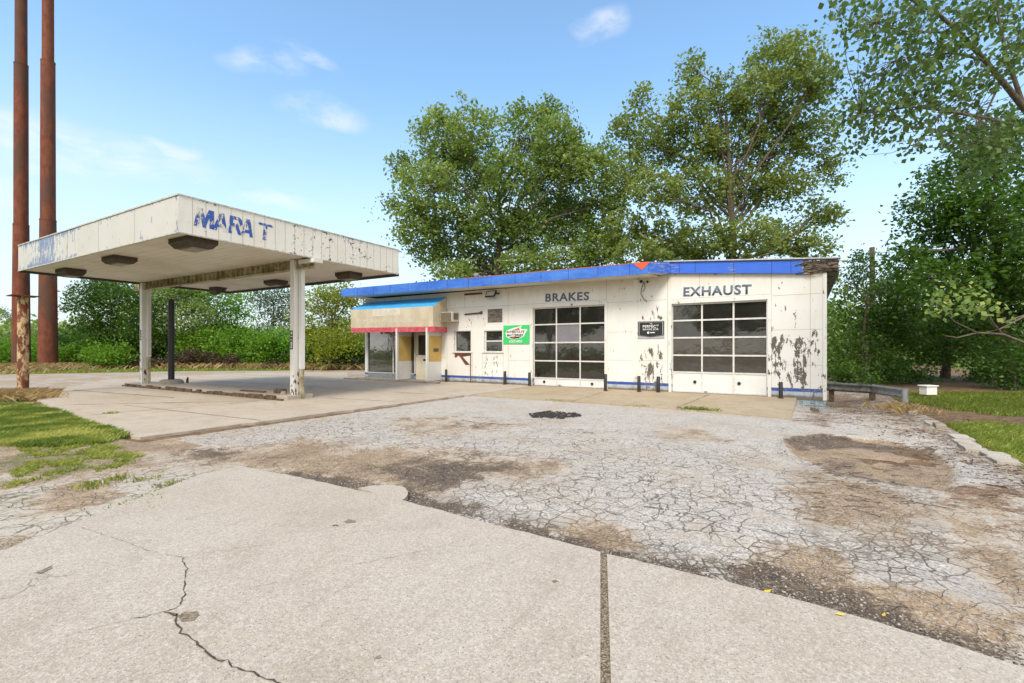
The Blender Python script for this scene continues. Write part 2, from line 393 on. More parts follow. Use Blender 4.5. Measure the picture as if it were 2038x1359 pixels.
M_fasciaR = siding('peeling_canopy_paint', white=(.78, .755, .69), under=(.055, .06, .075), stripe=False, stretch=False, dirtc=(.5, .45, .33))  # white lightened in the colour to make up for weak light on the right face

def simple(name, col, rough=.6, metal=0.0, var=.25, nscale=6.0, bump=.15, spec=.5, col2=None):
    col2 = col2 or tuple(c * (1 - var) for c in col)
    def f(nt):
        p = geo_co(nt); n = nt.noise(p, nscale, 6, .65)
        c = nt.mix(nt.ss(n, .35, .68), col, col2)
        return principled(nt, c, rough, metal, nt.bump(n, bump, .01), spec)
    return material(name, f)
def bluef(nt):
    p = geo_co(nt); n = nt.noise(nt.mapv(p, (.5, 1, 1)), 1.6, 5, .6); st_ = nt.noise(nt.mapv(p, (7, 1, .6)), 1.4, 6, .7); ch = nt.noise(nt.mapv(p, (1, 1, 2.5)), 9.0, 6, .7)
    c = nt.mix(nt.ss(n, .35, .65), (.028, .12, .52), (.055, .19, .62))
    c = nt.mix(nt.m('MULTIPLY', nt.ss(st_, .5, .75), .45), c, (.12, .24, .55))
    k = nt.ss(ch, .70, .72)
    c = nt.mix(k, c, (.25, .26, .30))
    return principled(nt, c, nt.m('ADD', .38, nt.m('MULTIPLY', n, .3)), normal=nt.bump(n, .5, .12), spec=.45)
M_blue = material('blue_fascia_enamel', bluef)
M_seam = simple('dark_seam', (.09, .08, .07), .9)
M_alum = simple('aluminium_frame', (.68, .67, .65), .45, .1, .2, 9)
M_flash = simple('roof_flashing', (.55, .56, .58), .45, .3, .3)
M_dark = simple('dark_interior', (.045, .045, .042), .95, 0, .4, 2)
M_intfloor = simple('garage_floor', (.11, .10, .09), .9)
M_roof = simple('roof_felt', (.16, .15, .14), .95)
M_soffit = simple('soffit_paint', (.66, .63, .56), .7, 0, .18, 1.3)
M_blockpaint = simple('blue_grey_block', (.36, .45, .50), .8, 0, .35, 5, .3)
M_black = simple('black_pipe_paint', (.016, .017, .020), .5, 0, .5, 12, .3)
M_navy = simple('faded_navy_letter', (.07, .10, .16), .6, 0, .1, 14, .1, .4, (.16, .20, .27))
M_red = simple('red_orange_vinyl', (.80, .10, .03), .5, 0, .1)
M_rot = simple('rotten_wood', (.25, .21, .165), .95, 0, .7, 9, .9, .2, (.05, .04, .032))
M_plate = simple('painted_metal_panel', (.74, .74, .73), .4, .05, .1, 2)
M_grey = simple('grey_sill_panel', (.20, .235, .255), .6, 0, .3, 3)
M_yellow = simple('yellow_board', (.60, .43, .15), .75, 0, .2, 2.2, .1, .3, (.52, .35, .10))
M_doorp = simple('cream_door_paint', (.62, .57, .47), .55, 0, .14, 3)
M_wood = simple('old_timber', (.17, .12, .08), .9, 0, .6, 9, .5)
M_brownmetal = simple('brown_fixture_metal', (.085, .062, .045), .55, .2, .4, 7, .15)
M_lens = simple('dusty_lens', (.25, .21, .16), .35, 0, .4, 5)
M_galv = simple('galvanised_steel', (.36, .37, .38), .5, .5, .4, 5, .2)
M_whitebox = simple('white_plastic', (.80, .79, .76), .55, 0, .1)
M_acgrille = simple('ac_grille', (.30, .24, .18), .8, .1, .7, 40, .5)
M_accase = simple('ac_case', (.60, .55, .46), .6, .1, .3, 7)
M_blackvinyl = simple('black_sign_face', (.018, .022, .026), .4, 0, .3, 4)
M_greyvinyl = simple('grey_sign_backing', (.40, .40, .43), .5, 0, .15)
M_green = simple('green_sign_face', (.035, .50, .13), .45, 0, .12, 3, .03, .5, (.06, .56, .17))
M_signwhite = simple('sign_white', (.80, .80, .78), .5, 0, .08)
M_signred = simple('sign_red', (.52, .10, .06), .5, 0, .1)
M_signblack = simple('sign_black', (.015, .015, .015), .5)
M_bark = simple('bark', (.13, .105, .08), .95, 0, .5, 12, .8, .2)
M_barkpale = simple('pale_bark', (.16, .13, .10), .9, 0, .4, 12, .5, .2)
M_rubble = simple('asphalt_rubble', (.045, .04, .036), .95, 0, .5, 30)
M_crumb = simple('dirty_crumb', (.16, .125, .095), .95, 0, .6, 25, .3, .2, (.045, .038, .032))
M_stick = simple('twig', (.09, .06, .04), .95)
M_yleaf = simple('yellow_leaf', (.65, .45, .03), .7)
M_stone = simple('pebble', (.42, .38, .33), .9, 0, .5, 20)
M_orange = simple('orange_plastic', (.5, .13, .03), .5)
M_sheet = simple('dust_sheet', (.28, .27, .26), .8, 0, .4, 3)
M_hvac = simple('frosted_panel', (.17, .17, .19), .6, 0, .2, 2)
def awn_blue(nt):
    p = geo_co(nt); n = nt.noise(nt.mapv(p, (.6, 1, 6)), 3.0, 5, .6)
    return principled(nt, nt.mix(nt.ss(n, .3, .7), (.03, .30, .68), (.07, .40, .78)), .45, normal=nt.bump(n, .2, .01))
M_awnblue = material('awning_blue', awn_blue)
def awn_face(nt):
    p = geo_co(nt); n = nt.noise(nt.mapv(p, (1, 1, .5)), 2.2, 6, .65)
    c = nt.mix(nt.ss(n, .35, .65), (.58, .52, .40), (.50, .42, .30))
    blot = nt.noise(p, 5.0, 5, .7)
    c = nt.mix(nt.m('MULTIPLY', nt.ss(blot, .55, .72), .4), c, (.36, .32, .24))
    return principled(nt, c, .6, normal=nt.bump(n, .2, .02))
M_awnface = material('awning_beige_vinyl', awn_face)
M_ghost = simple('faded_lettering', (.66, .615, .51), .6, 0, .1, 3, .05)
def awn_red(nt):
    p = geo_co(nt); n = nt.noise(nt.mapv(p, (1, 1, 1), rot=(0, .6, 0)), 7.0, 5, .7, 1.0)
    return principled(nt, nt.mix(nt.ss(n, .3, .65), (.46, .03, .06), (.60, .13, .15)), .45, normal=nt.bump(n, .8, .03))
M_awnred = material('awning_red', awn_red)
def rust(flakes=0.0, dark=0.4):
    def f(nt):
        p = geo_co(nt)
        n = nt.noise(nt.mapv(p, (1, 1, .45)), 3.0, 8, .72); n2 = nt.noise(p, 15.0, 6, .75); n3 = nt.noise(nt.mapv(p, (1, 1, .3)), .6, 4, .6)
        c = nt.mix(nt.ss(n, .35, .65), (.13, .042, .025), (.22, .072, .04))
        c = nt.mix(nt.m('MULTIPLY', nt.ss(n3, .5, .62), dark), c, (.10, .055, .04))
        c = nt.mix(nt.m('MULTIPLY', nt.ss(n2, .55, .72), .6), c, (.085, .04, .028))
        c = nt.mix(nt.m('MULTIPLY', nt.ss(nt.noise(p, 6.0, 7, .8), .62, .7), .45), c, (.45, .22, .10))
        if flakes: c = nt.mix(nt.m('MULTIPLY', nt.ss(nt.noise(nt.mapv(p, (1, 1, .5)), 6.0, 7, .75), .46, .56), flakes), c, (.60, .46, .27))
        return principled(nt, c, .85, .1, nt.bump(n2, .5, .02), .3)
    return f
M_rust = material('rust', rust(0, .85)); M_rustf = material('flaking_rust', rust(.9, .5)); M_rustd = material('dark_rust', rust(0, 1.0))
def beamm(nt):
    p = geo_co(nt); n = nt.noise(nt.mapv(p, (1, 1, 1)), 2.5, 7, .75); n2 = nt.noise(nt.mapv(p, (4, 4, .6)), 3.0, 5, .7)
    c = nt.mix(nt.ss(n, .4, .6), (.50, .46, .33), (.25, .20, .10))
    c = nt.mix(nt.m('MULTIPLY', nt.ss(n2, .55, .68), .6), c, (.13, .10, .06))
    return principled(nt, c, .8, normal=nt.bump(n, .3, .01))
M_beam = material('stained_beam', beamm)
def ceil(nt):
    p = geo_co(nt)
    q = nt.mapv(p, rot=(0, 0, -.0285))
    sx = nt.add('ShaderNodeSeparateXYZ', {0: q}).outputs[1]
    ln = nt.m('PINGPONG', sx, .15); groove = nt.ss(ln, .010, .003)
    st = nt.noise(nt.mapv(q, (.35, 5.0, 1)), 2.0, 6, .7)
    c = nt.mix(nt.ss(nt.noise(p, .5, 4), .4, .65), (.74, .70, .61), (.64, .57, .46))
    c = nt.mix(nt.m('MULTIPLY', nt.ss(st, .56, .72), .55), c, (.26, .22, .16))
    c = nt.mix(nt.m('MULTIPLY', groove, .55), c, (.2, .17, .13))
    return principled(nt, c, .55, normal=nt.bump(ln, .2, .05))
M_ceil = material('canopy_ceiling_boards', ceil)
def glassm(name, tintc, refl=1.0, clear=.75, gr=1.0):
    def f(nt):
        p = geo_co(nt)
        fr = nt.add('ShaderNodeFresnel', {'IOR': 1.5}).outputs[0]
        n = nt.noise(p, 1.3, 4, .6)
        gl = nt.add('ShaderNodeBsdfGlossy', {'Color': (1, 1, 1, 1), 'Roughness': .03, 'Normal': nt.bump(n, .12, .05)}).outputs[0]
        tr = nt.add('ShaderNodeBsdfTransparent', {'Color': tintc + (1,)}).outputs[0]
        df = nt.add('ShaderNodeBsdfDiffuse', {'Color': nt.mix(nt.noise(p, 3.0, 6, .7), tuple(c * gr for c in (.03, .03, .027)), tuple(c * gr for c in (.085, .08, .07)))}).outputs[0]
        a = nt.add('ShaderNodeMixShader', {0: 1 - clear, 1: tr, 2: df}).outputs[0]
        return nt.add('ShaderNodeMixShader', {0: nt.m('MULTIPLY', fr, refl * 1.6, clamp=True), 1: a, 2: gl}).outputs[0]
    return material(name, f)
M_glass = glassm('dusty_pane', (.75, .78, .74), 1.0, .72)
M_glass2 = glassm('grimy_pane', (.6, .6, .56), .9, .25, 1.35)
M_glass3 = glassm('office_pane', (.6, .68, .66), 2.6, .8)
M_frost = simple('frosted_pane', (.20, .20, .225), .35, 0, .15, 2)
def peeled_blue(nt):
    p = geo_co(nt)
    y = nt.add('ShaderNodeSeparateXYZ', {0: p}).outputs[1]
    a = nt.noise(nt.mapv(p, (1, 1, .6), rot=(.5, 0, 0)), 9.5, 5, .65, .6); b = nt.noise(p, 22.0, 4, .6)
    q = nt.m('ADD', a, nt.m('MULTIPLY', nt.m('SUBTRACT', b, .5), .3))
    th = nt.m('SUBTRACT', .538, nt.m('MULTIPLY', nt.ss(y, 7.2, 8.6), .07))
    k = nt.ss(q, nt.m('SUBTRACT', th, .01), th)
    edge = nt.m('MULTIPLY', k, nt.ss(q, nt.m('ADD', th, .05), th))
    c = nt.mix(nt.noise(p, 3.0), (.02, .07, .34), (.03, .12, .44))
    c = nt.mix(nt.m('SUBTRACT', 1.0, k), (.68, .64, .55), c) if False else nt.mix(k, (.03, .09, .40), (.68, .645, .56))
    c = nt.mix(nt.m('MULTIPLY', edge, .8), c, (.06, .06, .07))
    return principled(nt, c, .5)
M_mara = material('peeling_blue_letters', peeled_blue)

def leafm(name, c0, c1, c2, trans=.35):
    def f(nt):
        sh = nt.attr('shade')
        rnd = nt.add('ShaderNodeObjectInfo').outputs['Random']
        cr = nt.add('ShaderNodeValToRGB'); e = cr.color_ramp.elements
        e[0].position = 0; e[0].color = c0 + (1,); e[1].position = 1; e[1].color = c2 + (1,)
        m = e.new(.5); m.color = c1 + (1,)
        nt.l.new(sh, cr.inputs[0])
        hs = nt.add('ShaderNodeHueSaturation', {'Color': cr.outputs[0], 'Hue': nt.m('ADD', .49, nt.m('MULTIPLY', rnd, .02)), 'Value': nt.m('ADD', .88, nt.m('MULTIPLY', rnd, .24))}).outputs[0]
        pr = principled(nt, hs, .5, spec=.35)
        tl = nt.add('ShaderNodeBsdfTranslucent', {'Color': nt.mix(.5, hs, (c2[0] * 1.3, c2[1] * 1.35, c2[2] * .7))}).outputs[0]
        return nt.add('ShaderNodeMixShader', {0: trans, 1: pr, 2: tl}).outputs[0]
    return material(name, f)
L_mid = leafm('leaf_mid_green', (.06, .10, .026), (.16, .24, .06), (.36, .43, .14), .45)
L_olive = leafm('leaf_olive', (.07, .11, .028), (.17, .24, .058), (.36, .43, .14), .45)
L_dark = leafm('leaf_dark_green', (.018, .045, .009), (.05, .12, .017), (.15, .27, .035), .4)
L_near = leafm('leaf_cottonwood', (.04, .075, .02), (.075, .135, .03), (.15, .21, .06), .35)
L_yellow = leafm('leaf_yellow_green', (.10, .14, .012), (.22, .29, .025), (.42, .45, .05), .45)
L_bright = leafm('leaf_bright_green', (.04, .11, .012), (.12, .28, .025), (.28, .46, .05), .45)
L_grey = leafm('leaf_far_grey', (.07, .11, .06), (.11, .16, .085), (.16, .21, .11), .3)
L_brown = leafm('dead_bramble', (.035, .025, .016), (.085, .055, .036), (.19, .125, .07), .2)
L_pale = leafm('leaf_pale', (.08, .14, .035), (.16, .24, .06), (.38, .40, .11), .4)
L_grass = leafm('grass_blade', (.07, .125, .016), (.185, .25, .036), (.46, .45, .12), .4)
L_straw = leafm('straw', (.18, .11, .05), (.34, .24, .11), (.50, .38, .2), .3)

# ------------------------------------------------------------------ polygon masks
def inpoly(X, Y, poly):
    ins = np.zeros(X.shape, bool); n = len(poly); j = n - 1
    for i in range(n):
        xi, yi = poly[i]; xj, yj = poly[j]
        c = ((yi > Y) != (yj > Y)) & (X < (xj - xi) * (Y - yi) / (yj - yi + 1e-12) + xi)
        ins ^= c; j = i
    return ins
def pdist(X, Y, poly):
    d = np.full(X.shape, 1e9); n = len(poly)
    for i in range(n):
        a = np.array(poly[i]); b = np.array(poly[(i + 1) % n]); ab = b - a
        t = np.clip(((X - a[0]) * ab[0] + (Y - a[1]) * ab[1]) / (ab @ ab + 1e-12), 0, 1)
        d = np.minimum(d, np.hypot(X - a[0] - t * ab[0], Y - a[1] - t * ab[1]))
    return np.where(inpoly(X, Y, poly), d, -d)
def soft(X, Y, poly, wd=.4): return np.clip(.5 + pdist(X, Y, poly) / (2 * wd), 0, 1)
def sstep(x, a, b):
    t = np.clip((x - a) / (b - a), 0, 1); return t * t * (3 - 2 * t)
def vnoise(X, Y, s, seed=0):
    r = np.random.default_rng(seed); T = r.random((64, 64))
    x = X * s; y = Y * s; xi = np.floor(x).astype(int); yi = np.floor(y).astype(int); fx = x - xi; fy = y - yi
    fx = fx * fx * (3 - 2 * fx); fy = fy * fy * (3 - 2 * fy)
    g = lambda i, j: T[i % 64, j % 64]
    return g(xi, yi) * (1 - fx) * (1 - fy) + g(xi + 1, yi) * fx * (1 - fy) + g(xi, yi + 1) * (1 - fx) * fy + g(xi + 1, yi + 1) * fx * fy
def ground_z(X, Y):
    """lie of the land: a dip at the right end of the building, hollows in the lot"""
    X = np.asarray(X, float); Y = np.asarray(Y, float)
    z = -0.30 * sstep(X, -0.6, .35) * sstep(Y, 14.0, 17.2) * (1 - sstep(Y, 19.5, 27)) * (1 - .85 * sstep(X, .9, 2.6))
    return z
# ------------------------------------------------------------------ GROUND
lawnL = np.array([(-60, 6.0), (-30, 5.6), (-24.5, 4.9), (-18.4, 4.3), (-14.2, 4.0), (-10.6, 3.6), (-9.5, 3.1), (-9.6, 2.6), (-10.3, 2.1), (-11.2, 1.2), (-14, -3), (-40, -20), (-60, -20)])
lawnR = np.array([(2.55, 13.3), (2.6, 10), (2.65, 4.5), (30, 4), (30, 12), (6.0, 13.6), (3.6, 14.2)])
lawnR2 = np.array([(2.9, 18.6), (3.0, 23), (8, 26), (14, 20), (7, 17.2), (4.2, 16.8)])
strip = np.array([(-80, 0), (-46, 5.5), (-38.5, 16.5), (-29.5, 24.8), (-20, 31), (-20, 40), (-60, 40), (-90, 20)])
broken = Gxy([(0, 1102), (0, 985), (60, 950), (180, 935), (330, 915), (430, 918), (480, 926), (400, 947), (200, 1024)])
dirtP = [([(285, 885), (330, 910), (475, 930), (560, 940), (640, 950), (740, 965), (850, 982), (900, 965), (960, 950), (1010, 957), (1085, 940), (1120, 928), (1060, 912), (960, 902), (860, 892), (760, 890), (690, 892), (640, 876), (560, 882), (480, 887), (400, 893), (330, 882)], .25, 1),
         ([(1110, 1050), (1180, 1036), (1250, 1055), (1250, 1085), (1190, 1100), (1130, 1080)], .08, 1),
         ([(1620, 935), (1700, 945), (1790, 990), (1870, 1010), (1760, 1060), (1640, 1030), (1600, 990), (1585, 950)], .2, .9),
         ([(1560, 870), (1640, 862), (1760, 872), (1860, 893), (1900, 930), (1885, 970), (1790, 955), (1680, 935), (1590, 905)], .07, 1.5),
         ([(1880, 955), (1960, 965), (2038, 990), (2038, 1075), (1960, 1025), (1890, 990)], .12, .9),
         ([(1560, 1085), (1640, 1095), (1700, 1150), (1800, 1165), (1900, 1175), (1960, 1200), (2038, 1215), (2038, 1345), (1905, 1295), (1780, 1260), (1600, 1205), (1500, 1180)], .09, 1.1),
         ([(1880, 1000), (1960, 1040), (2000, 1090), (2060, 1110), (2060, 1230), (1950, 1150), (1900, 1080)], .09, .9),
         ([(60, 1010), (90, 978), (140, 960), (215, 962), (205, 985), (150, 1008), (90, 1022)], .1, 1.1),
         ([(-60, 1120), (0, 1066), (70, 1060), (0, 1100)], .08, 1),
         ([(0, 890), (150, 885), (290, 890), (340, 925), (200, 940), (0, 968)], .2, 1),
         ([(790, 835), (900, 832), (1010, 838), (1000, 856), (900, 862), (800, 850)], .35, .6),
         ([(1315, 850), (1380, 850), (1430, 872), (1330, 868)], .15, .85),
         ([(600, 872), (700, 880), (700, 890), (600, 890)], .2, .8),
         ([(1640, 790), (1700, 785), (1790, 815), (1860, 850), (1800, 850), (1700, 820)], .5, .7)]
wetP = [([(740, 925), (860, 903), (950, 905), (1010, 925), (990, 945), (900, 965), (830, 960)], .25, .95),
        ([(470, 925), (640, 935), (850, 975), (960, 1005), (930, 1025), (800, 995), (620, 955)], .08, .85),
        ([(1000, 1030), (1200, 1085), (1420, 1125), (1420, 1160), (1200, 1102), (1000, 1055)], .06, .8),
        ([(1420, 1110), (1560, 1120), (1640, 1150), (1760, 1195), (1905, 1240), (2060, 1275), (2060, 1350), (1905, 1300), (1480, 1178)], .07, .95),
        ([(1640, 905), (1740, 898), (1830, 912), (1800, 940), (1700, 935)], .12, .5),
        ([(1555, 868), (1640, 860), (1860, 888), (1900, 935), (1860, 905), (1700, 880), (1590, 885)], .05, .85),
        ([(1590, 903), (1700, 940), (1860, 972), (1890, 965), (1780, 962), (1650, 940)], .06, .75),
        ([(300, 900), (470, 912), (560, 905), (480, 890), (380, 890)], .2, .6),
        ([(885, 838), (930, 835), (990, 842), (930, 850)], .15, .5)]
fineP = [([(560, 950), (700, 950), (900, 975), (1000, 1000), (1200, 1050), (1480, 1110), (1700, 1150), (1700, 1240), (1200, 1110), (900, 1030), (560, 965)], .2, .95),
         ([(300, 880), (450, 880), (700, 925), (900, 975), (1300, 1060), (1650, 1120), (1650, 1080), (1300, 1010), (1000, 955), (700, 905), (420, 870)], .4, .62),
         ([(900, 960), (1200, 955), (1500, 1000), (1560, 1100), (1300, 1060), (1000, 1000)], .4, .5),
         ([(1560, 850), (1650, 930), (1900, 970), (1990, 1100), (1920, 1180), (1660, 1150), (1540, 1060), (1540, 900)], .3, .72),
         ([(280, 875), (480, 840), (720, 820), (760, 880), (500, 885), (330, 890)], .4, .45),
         ([(1880, 860), (2038, 930), (2038, 1000), (1880, 900)], .2, .6)]
litterP = [([(1650, 775), (1760, 790), (1900, 850), (2060, 905), (2060, 1000), (1960, 960), (1880, 900), (1800, 850), (1700, 800)], .35, .72),
           ([(1590, 800), (1640, 812), (1700, 830), (1640, 850), (1585, 835)], .25, .65),
           ([(1860, 960), (2060, 960), (2060, 1060), (1960, 1000)], .2, .7)]
greenP = [([(0, 890), (250, 890), (320, 905), (200, 935), (60, 950), (0, 965)], .25, .45), ([(0, 985), (100, 950), (80, 1010), (0, 1030)], .1, .35)]
lawn_near = [tuple(q) for q in Gxy([(-40, 804), (0, 808), (60, 804), (150, 830), (240, 858), (252, 872), (215, 884), (150, 889), (60, 891), (0, 886), (-60, 894), (-300, 890), (-500, 836)], -.03)]
def paint(me, P, names):
    X, Y = P[:, 0], P[:, 1]
    val = {k: np.zeros(len(X)) for k in ('dirt', 'fine', 'pale', 'wet', 'litter', 'green')}
    for key, lst in (('dirt', dirtP), ('wet', wetP), ('fine', fineP), ('litter', litterP), ('green', greenP)):
        for pts, wd, s in lst: val[key] = np.maximum(val[key], soft(X, Y, Gxy(pts), wd * (1.0 if min(q[0] for q in pts) in (1555, 1560, 1590) else {'dirt': 2.4, 'wet': 2.0, 'litter': 1.6}.get(key, 1))) * s)
    val['pale'] = soft(X, Y, broken, .05)
    val['pale'] = np.maximum(val['pale'], sstep(X, 2.12, 2.17) * (Y > 7) * (Y < 14.6))
    val['fine'] = np.maximum(val['fine'], .40 * sstep(Y, 13, 6))
    val['litter'] = np.maximum(val['litter'], .66 * sstep(X, 1.2, 2.3) * sstep(Y, 3, 8))
    val['litter'] = np.maximum(val['litter'], .8 * sstep(Y, 17.5, 20))
    val['green'] = np.maximum(val['green'], soft(X, Y, lawn_near, .3) * .9); val['dirt'] = np.maximum(val['dirt'], 1.0 * (X < -8.6) * (Y > 1.9) * (Y < 4))
    for k in names:
        a = me.attributes.new(k, 'FLOAT', 'POINT'); a.data.foreach_set('value', val[k].astype(np.float32))
def gridmesh(name, xs, ys, zf, mat, parent=None):
    X, Y = np.meshgrid(xs, ys); nx, ny = len(xs), len(ys)
    V = np.stack([X.ravel(), Y.ravel(), zf(X.ravel(), Y.ravel())], 1)
    i = np.arange(ny - 1)[:, None] * nx + np.arange(nx - 1)[None]; i = i.ravel()
    F = np.stack([i, i + 1, i + nx + 1, i + nx], 1)
    me = fast_mesh(name, V, F, mat, smooth=True); return me, V
# terrain
def far_axis(a, b, step, far):
    core = np.arange(a, b + step / 2, step)
    lo = a - np.cumsum(step * 1.35 ** np.arange(1, far)); hi = b + np.cumsum(step * 1.35 ** np.arange(1, far))
    return np.concatenate([lo[::-1], core, hi])
def terrain_z(X, Y):
    z = -0.05 + ground_z(X, Y) + .02 * (vnoise(X, Y, .7, 3) - .5)
    dd = -X * S_ + Y * C_; uu = X * C_ + Y * S_
    z = z - .12 * ((X > 3) * sstep(Y, 15, 19) * .3)
    # low mound at the foot of the tall poles
    m = np.exp(-(((X + 51.5) / 5.5) ** 2 + ((Y - 12.2) / 3.0) ** 2)); z = z + .18 * m
    # keep below the lot
    z = z - .05 * ((X > -9.9) & (X < 2.5) & (Y > 3.4) & (Y < 14)) - .04 * ((X > -12.6) & (X < -8) & (Y > -1.5) & (Y < 3.2))
    return z
me, V = gridmesh('ground', far_axis(-62, 20, .5, 20), far_axis(-12, 44, .5, 20), terrain_z, M_terr)
X, Y = V[:, 0], V[:, 1]
gval = np.maximum.reduce([soft(X, Y, lawnL, .4), soft(X, Y, lawnR, .3), soft(X, Y, lawnR2, .5) * .9, soft(X, Y, strip, .6), (np.hypot(X + 10, Y - 10) > 60) * .9, ((Y > 32) & (X < 4)) * .7, .75 * sstep(X, 9, 12)])
gval = np.minimum(gval, 1 - .95 * soft(X, Y, [(2.4, 13.6), (2.9, 18.3), (7, 17), (30, 16), (30, 13.4), (6, 13.4)], .5))
a = me.attributes.new('green', 'FLOAT', 'POINT'); a.data.foreach_set('value', gval.astype(np.float32))
tag(mesh_obj('ground', me), kind='structure')
# the asphalt lot
xs = np.concatenate([np.arange(-13.6, 2.55, .07)]); ys = np.concatenate([np.arange(-1.5, 13.3, .07), np.arange(13.3, 30, .25)])
def lot_z(X, Y):
    z = -0.022 + ground_z(X, Y) + .012 * (vnoise(X, Y, 1.1, 5) - .5) + .010 * (vnoise(X, Y, 5, 6) - .5)
    z -= .075 * soft(X, Y, Gxy(dirtP[3][0]), .09)
    z -= .025 * soft(X, Y, Gxy(wetP[1][0]), .1)
    z -= .022 * soft(X, Y, Gxy(wetP[3][0]), .1)
    z -= .02 * soft(X, Y, Gxy(dirtP[0][0]), .3)
    z += .012 * sstep(X, 2.12, 2.16) * (Y < 14.6)
    z -= .06 * sstep(-X, 12.4, 13.2) + .06 * sstep(-X, 9.6, 10.2) * (Y > 3.6)          # runs out under the grass
    return z
me, V = gridmesh('parking_lot', xs, ys, lot_z, M_lot)
paint(me, V, ('dirt', 'fine', 'pale', 'wet', 'litter', 'green'))
tag(mesh_obj('parking_lot', me), kind='structure')

def jag(poly, step=.12, amp=.012, seed=1, skip=()):
    """break long straight edges of a slab into slightly ragged ones"""
    r = random.Random(seed); out = []
    n = len(poly)
    for i in range(n):
        a = Vector(poly[i]); b = Vector(poly[(i + 1) % n]); L = (b - a).length
        k = max(1, int(L / step)) if i not in skip else 1
        nrm = Vector((-(b - a).y, (b - a).x)).normalized() if L else Vector((0, 0))
        for j in range(k):
            out.append(tuple(a.lerp(b, j / k) + (nrm * r.gauss(0, amp) if j else Vector((0, 0)))))
    return out
def slab(name, poly, z, mat, thick=.09, label=None, follow=False):
    """a cast slab: top sheet with sides"""
    import mathutils.geometry as mg
    top = [Vector((p[0], p[1], z)) for p in poly]
    tris = mg.tessellate_polygon([top])
    mb = MB(); n = len(poly)
    bot = [(p[0], p[1], z - thick) for p in poly]
    mb.add([tuple(v) for v in top], [t if (top[t[1]] - top[t[0]]).cross(top[t[2]] - top[t[0]]).z > 0 else t[::-1] for t in tris])
    mb.add([tuple(v) for v in top] + bot, [(i, n + i, n + (i + 1) % n, (i + 1) % n) for i in range(n)])
    o = mb.build(name, mat); tag(o, kind='structure'); return o
edgeU = Gxy([(475, 928), (600, 952), (701, 975), (803, 998), (909, 1027), (1041, 1060), (1195, 1101)])
edgeR = Gxy([(1208, 1105), (1350, 1138), (1482, 1170), (1663, 1218), (1905, 1289), (2038, 1333)])
left = Gxy([(0, 1100), (200, 1022), (400, 945), (455, 934)])
j0 = G(1195, 1359); j1 = G(1208, 1359)
jd = (G(1195, 1101) - G(1195, 1359)).normalized()
jb0 = G(1195, 1101) - jd * 9; jb1 = G(1208, 1105) - jd * 9
polyL = [(jb0.x, jb0.y), (-7.5 - 4, -12), (-9.2, -5.6)] + [tuple(p) for p in left] + [tuple(p) for p in edgeU]
polyL = [(float(a), float(b)) for a, b in polyL]
slab('driveway', jag(polyL, .10, .006, 2, (len(polyL) - 1,))[::-1], .012, M_slab, .1)
polyR = [tuple(p) for p in edgeR] + [(2.2, 3.1), (9, 2.7), (12, -10), (jb1.x, jb1.y)]
slab('driveway', jag([(float(a), float(b)) for a, b in polyR], .10, .006, 3, (len(polyR) - 1,))[::-1], .012, M_slab, .1)
pc = Gxy([(712, 972), (738, 967), (770, 965), (800, 968), (811, 977), (808, 990), (800, 996), (760, 987)])
slab('driveway', jag([(float(a), float(b)) for a, b in pc], .08, .008, 9)[::-1], .004, M_slab, .06)
# grit packed in the joint between the slabs
mb = MB(); mb.add([(jb0.x - .02, jb0.y, -.004), (jb1.x + .02, jb1.y, -.004), (G(1210, 1108).x, G(1210, 1108).y, -.004), (G(1192, 1104).x, G(1192, 1104).y, -.004)], [(0, 1, 2, 3)])
def gritm(nt):
    p = geo_co(nt); v = nt.vor(p, 120.0); c = nt.add('ShaderNodeSeparateColor', {0: v.outputs['Color']}).outputs[0]
    return principled(nt, nt.mix(nt.ss(c, .3, .9), (.15, .11, .075), (.42, .34, .24)), .95, normal=nt.bump(v.outputs['Distance'], 1, .01))
tag(mb.build('joint_grit', material('joint_grit', gritm)), kind='structure')
# forecourt
fore = [(-10.2, 3.72), (-9.97, 12.95), (-9.8, 13.02), (-9.8, 17.9), (-22, 17.9), (-26.5, 21.5), (-31.5, 17.5), (-30.5, 9.5), (-22.5, 5.1), (-18.2, 4.45), (-14, 4.0)]
slab('forecourt', jag(fore, .25, .03, 4)[::-1], .004, M_fore, .1)
apr = [(-9.78, 13.02), (-6.2, 13.05), (-3.5, 13.0), (-.27, 12.6), (-.24, 17.9), (-9.78, 17.9)]
slab('apron', jag(apr, .2, .015, 5)[::-1], .006, M_apron, .34)
road = [(-75, -10), (-48, 4.0), (-42.6, 8.4), (-37.2, 16.9), (-28.8, 24.2), (-20, 29.5), (-19, 18), (-23, 4.6), (-40, 4.2), (-46, -10)]
slab('road', jag(road, .6, .15, 6)[::-1], -.012, M_gravel, .05)
rk = random.Random(40); y_ = 7.2
while y_ < 14.6:
    L = .5 + rk.random() * .9; x_ = 2.22 + rk.gauss(0, .03); a_ = rk.gauss(0, .03)
    if rk.random() < .8: slab('kerb', jag([(x_, y_), (x_ + .26, y_), (x_ + .26 + a_, y_ + L - .05), (x_ + a_, y_ + L - .05)], .12, .012, int(y_ * 10))[::1], .012 + rk.random() * .02, M_kerbpale, .1)
    y_ += L
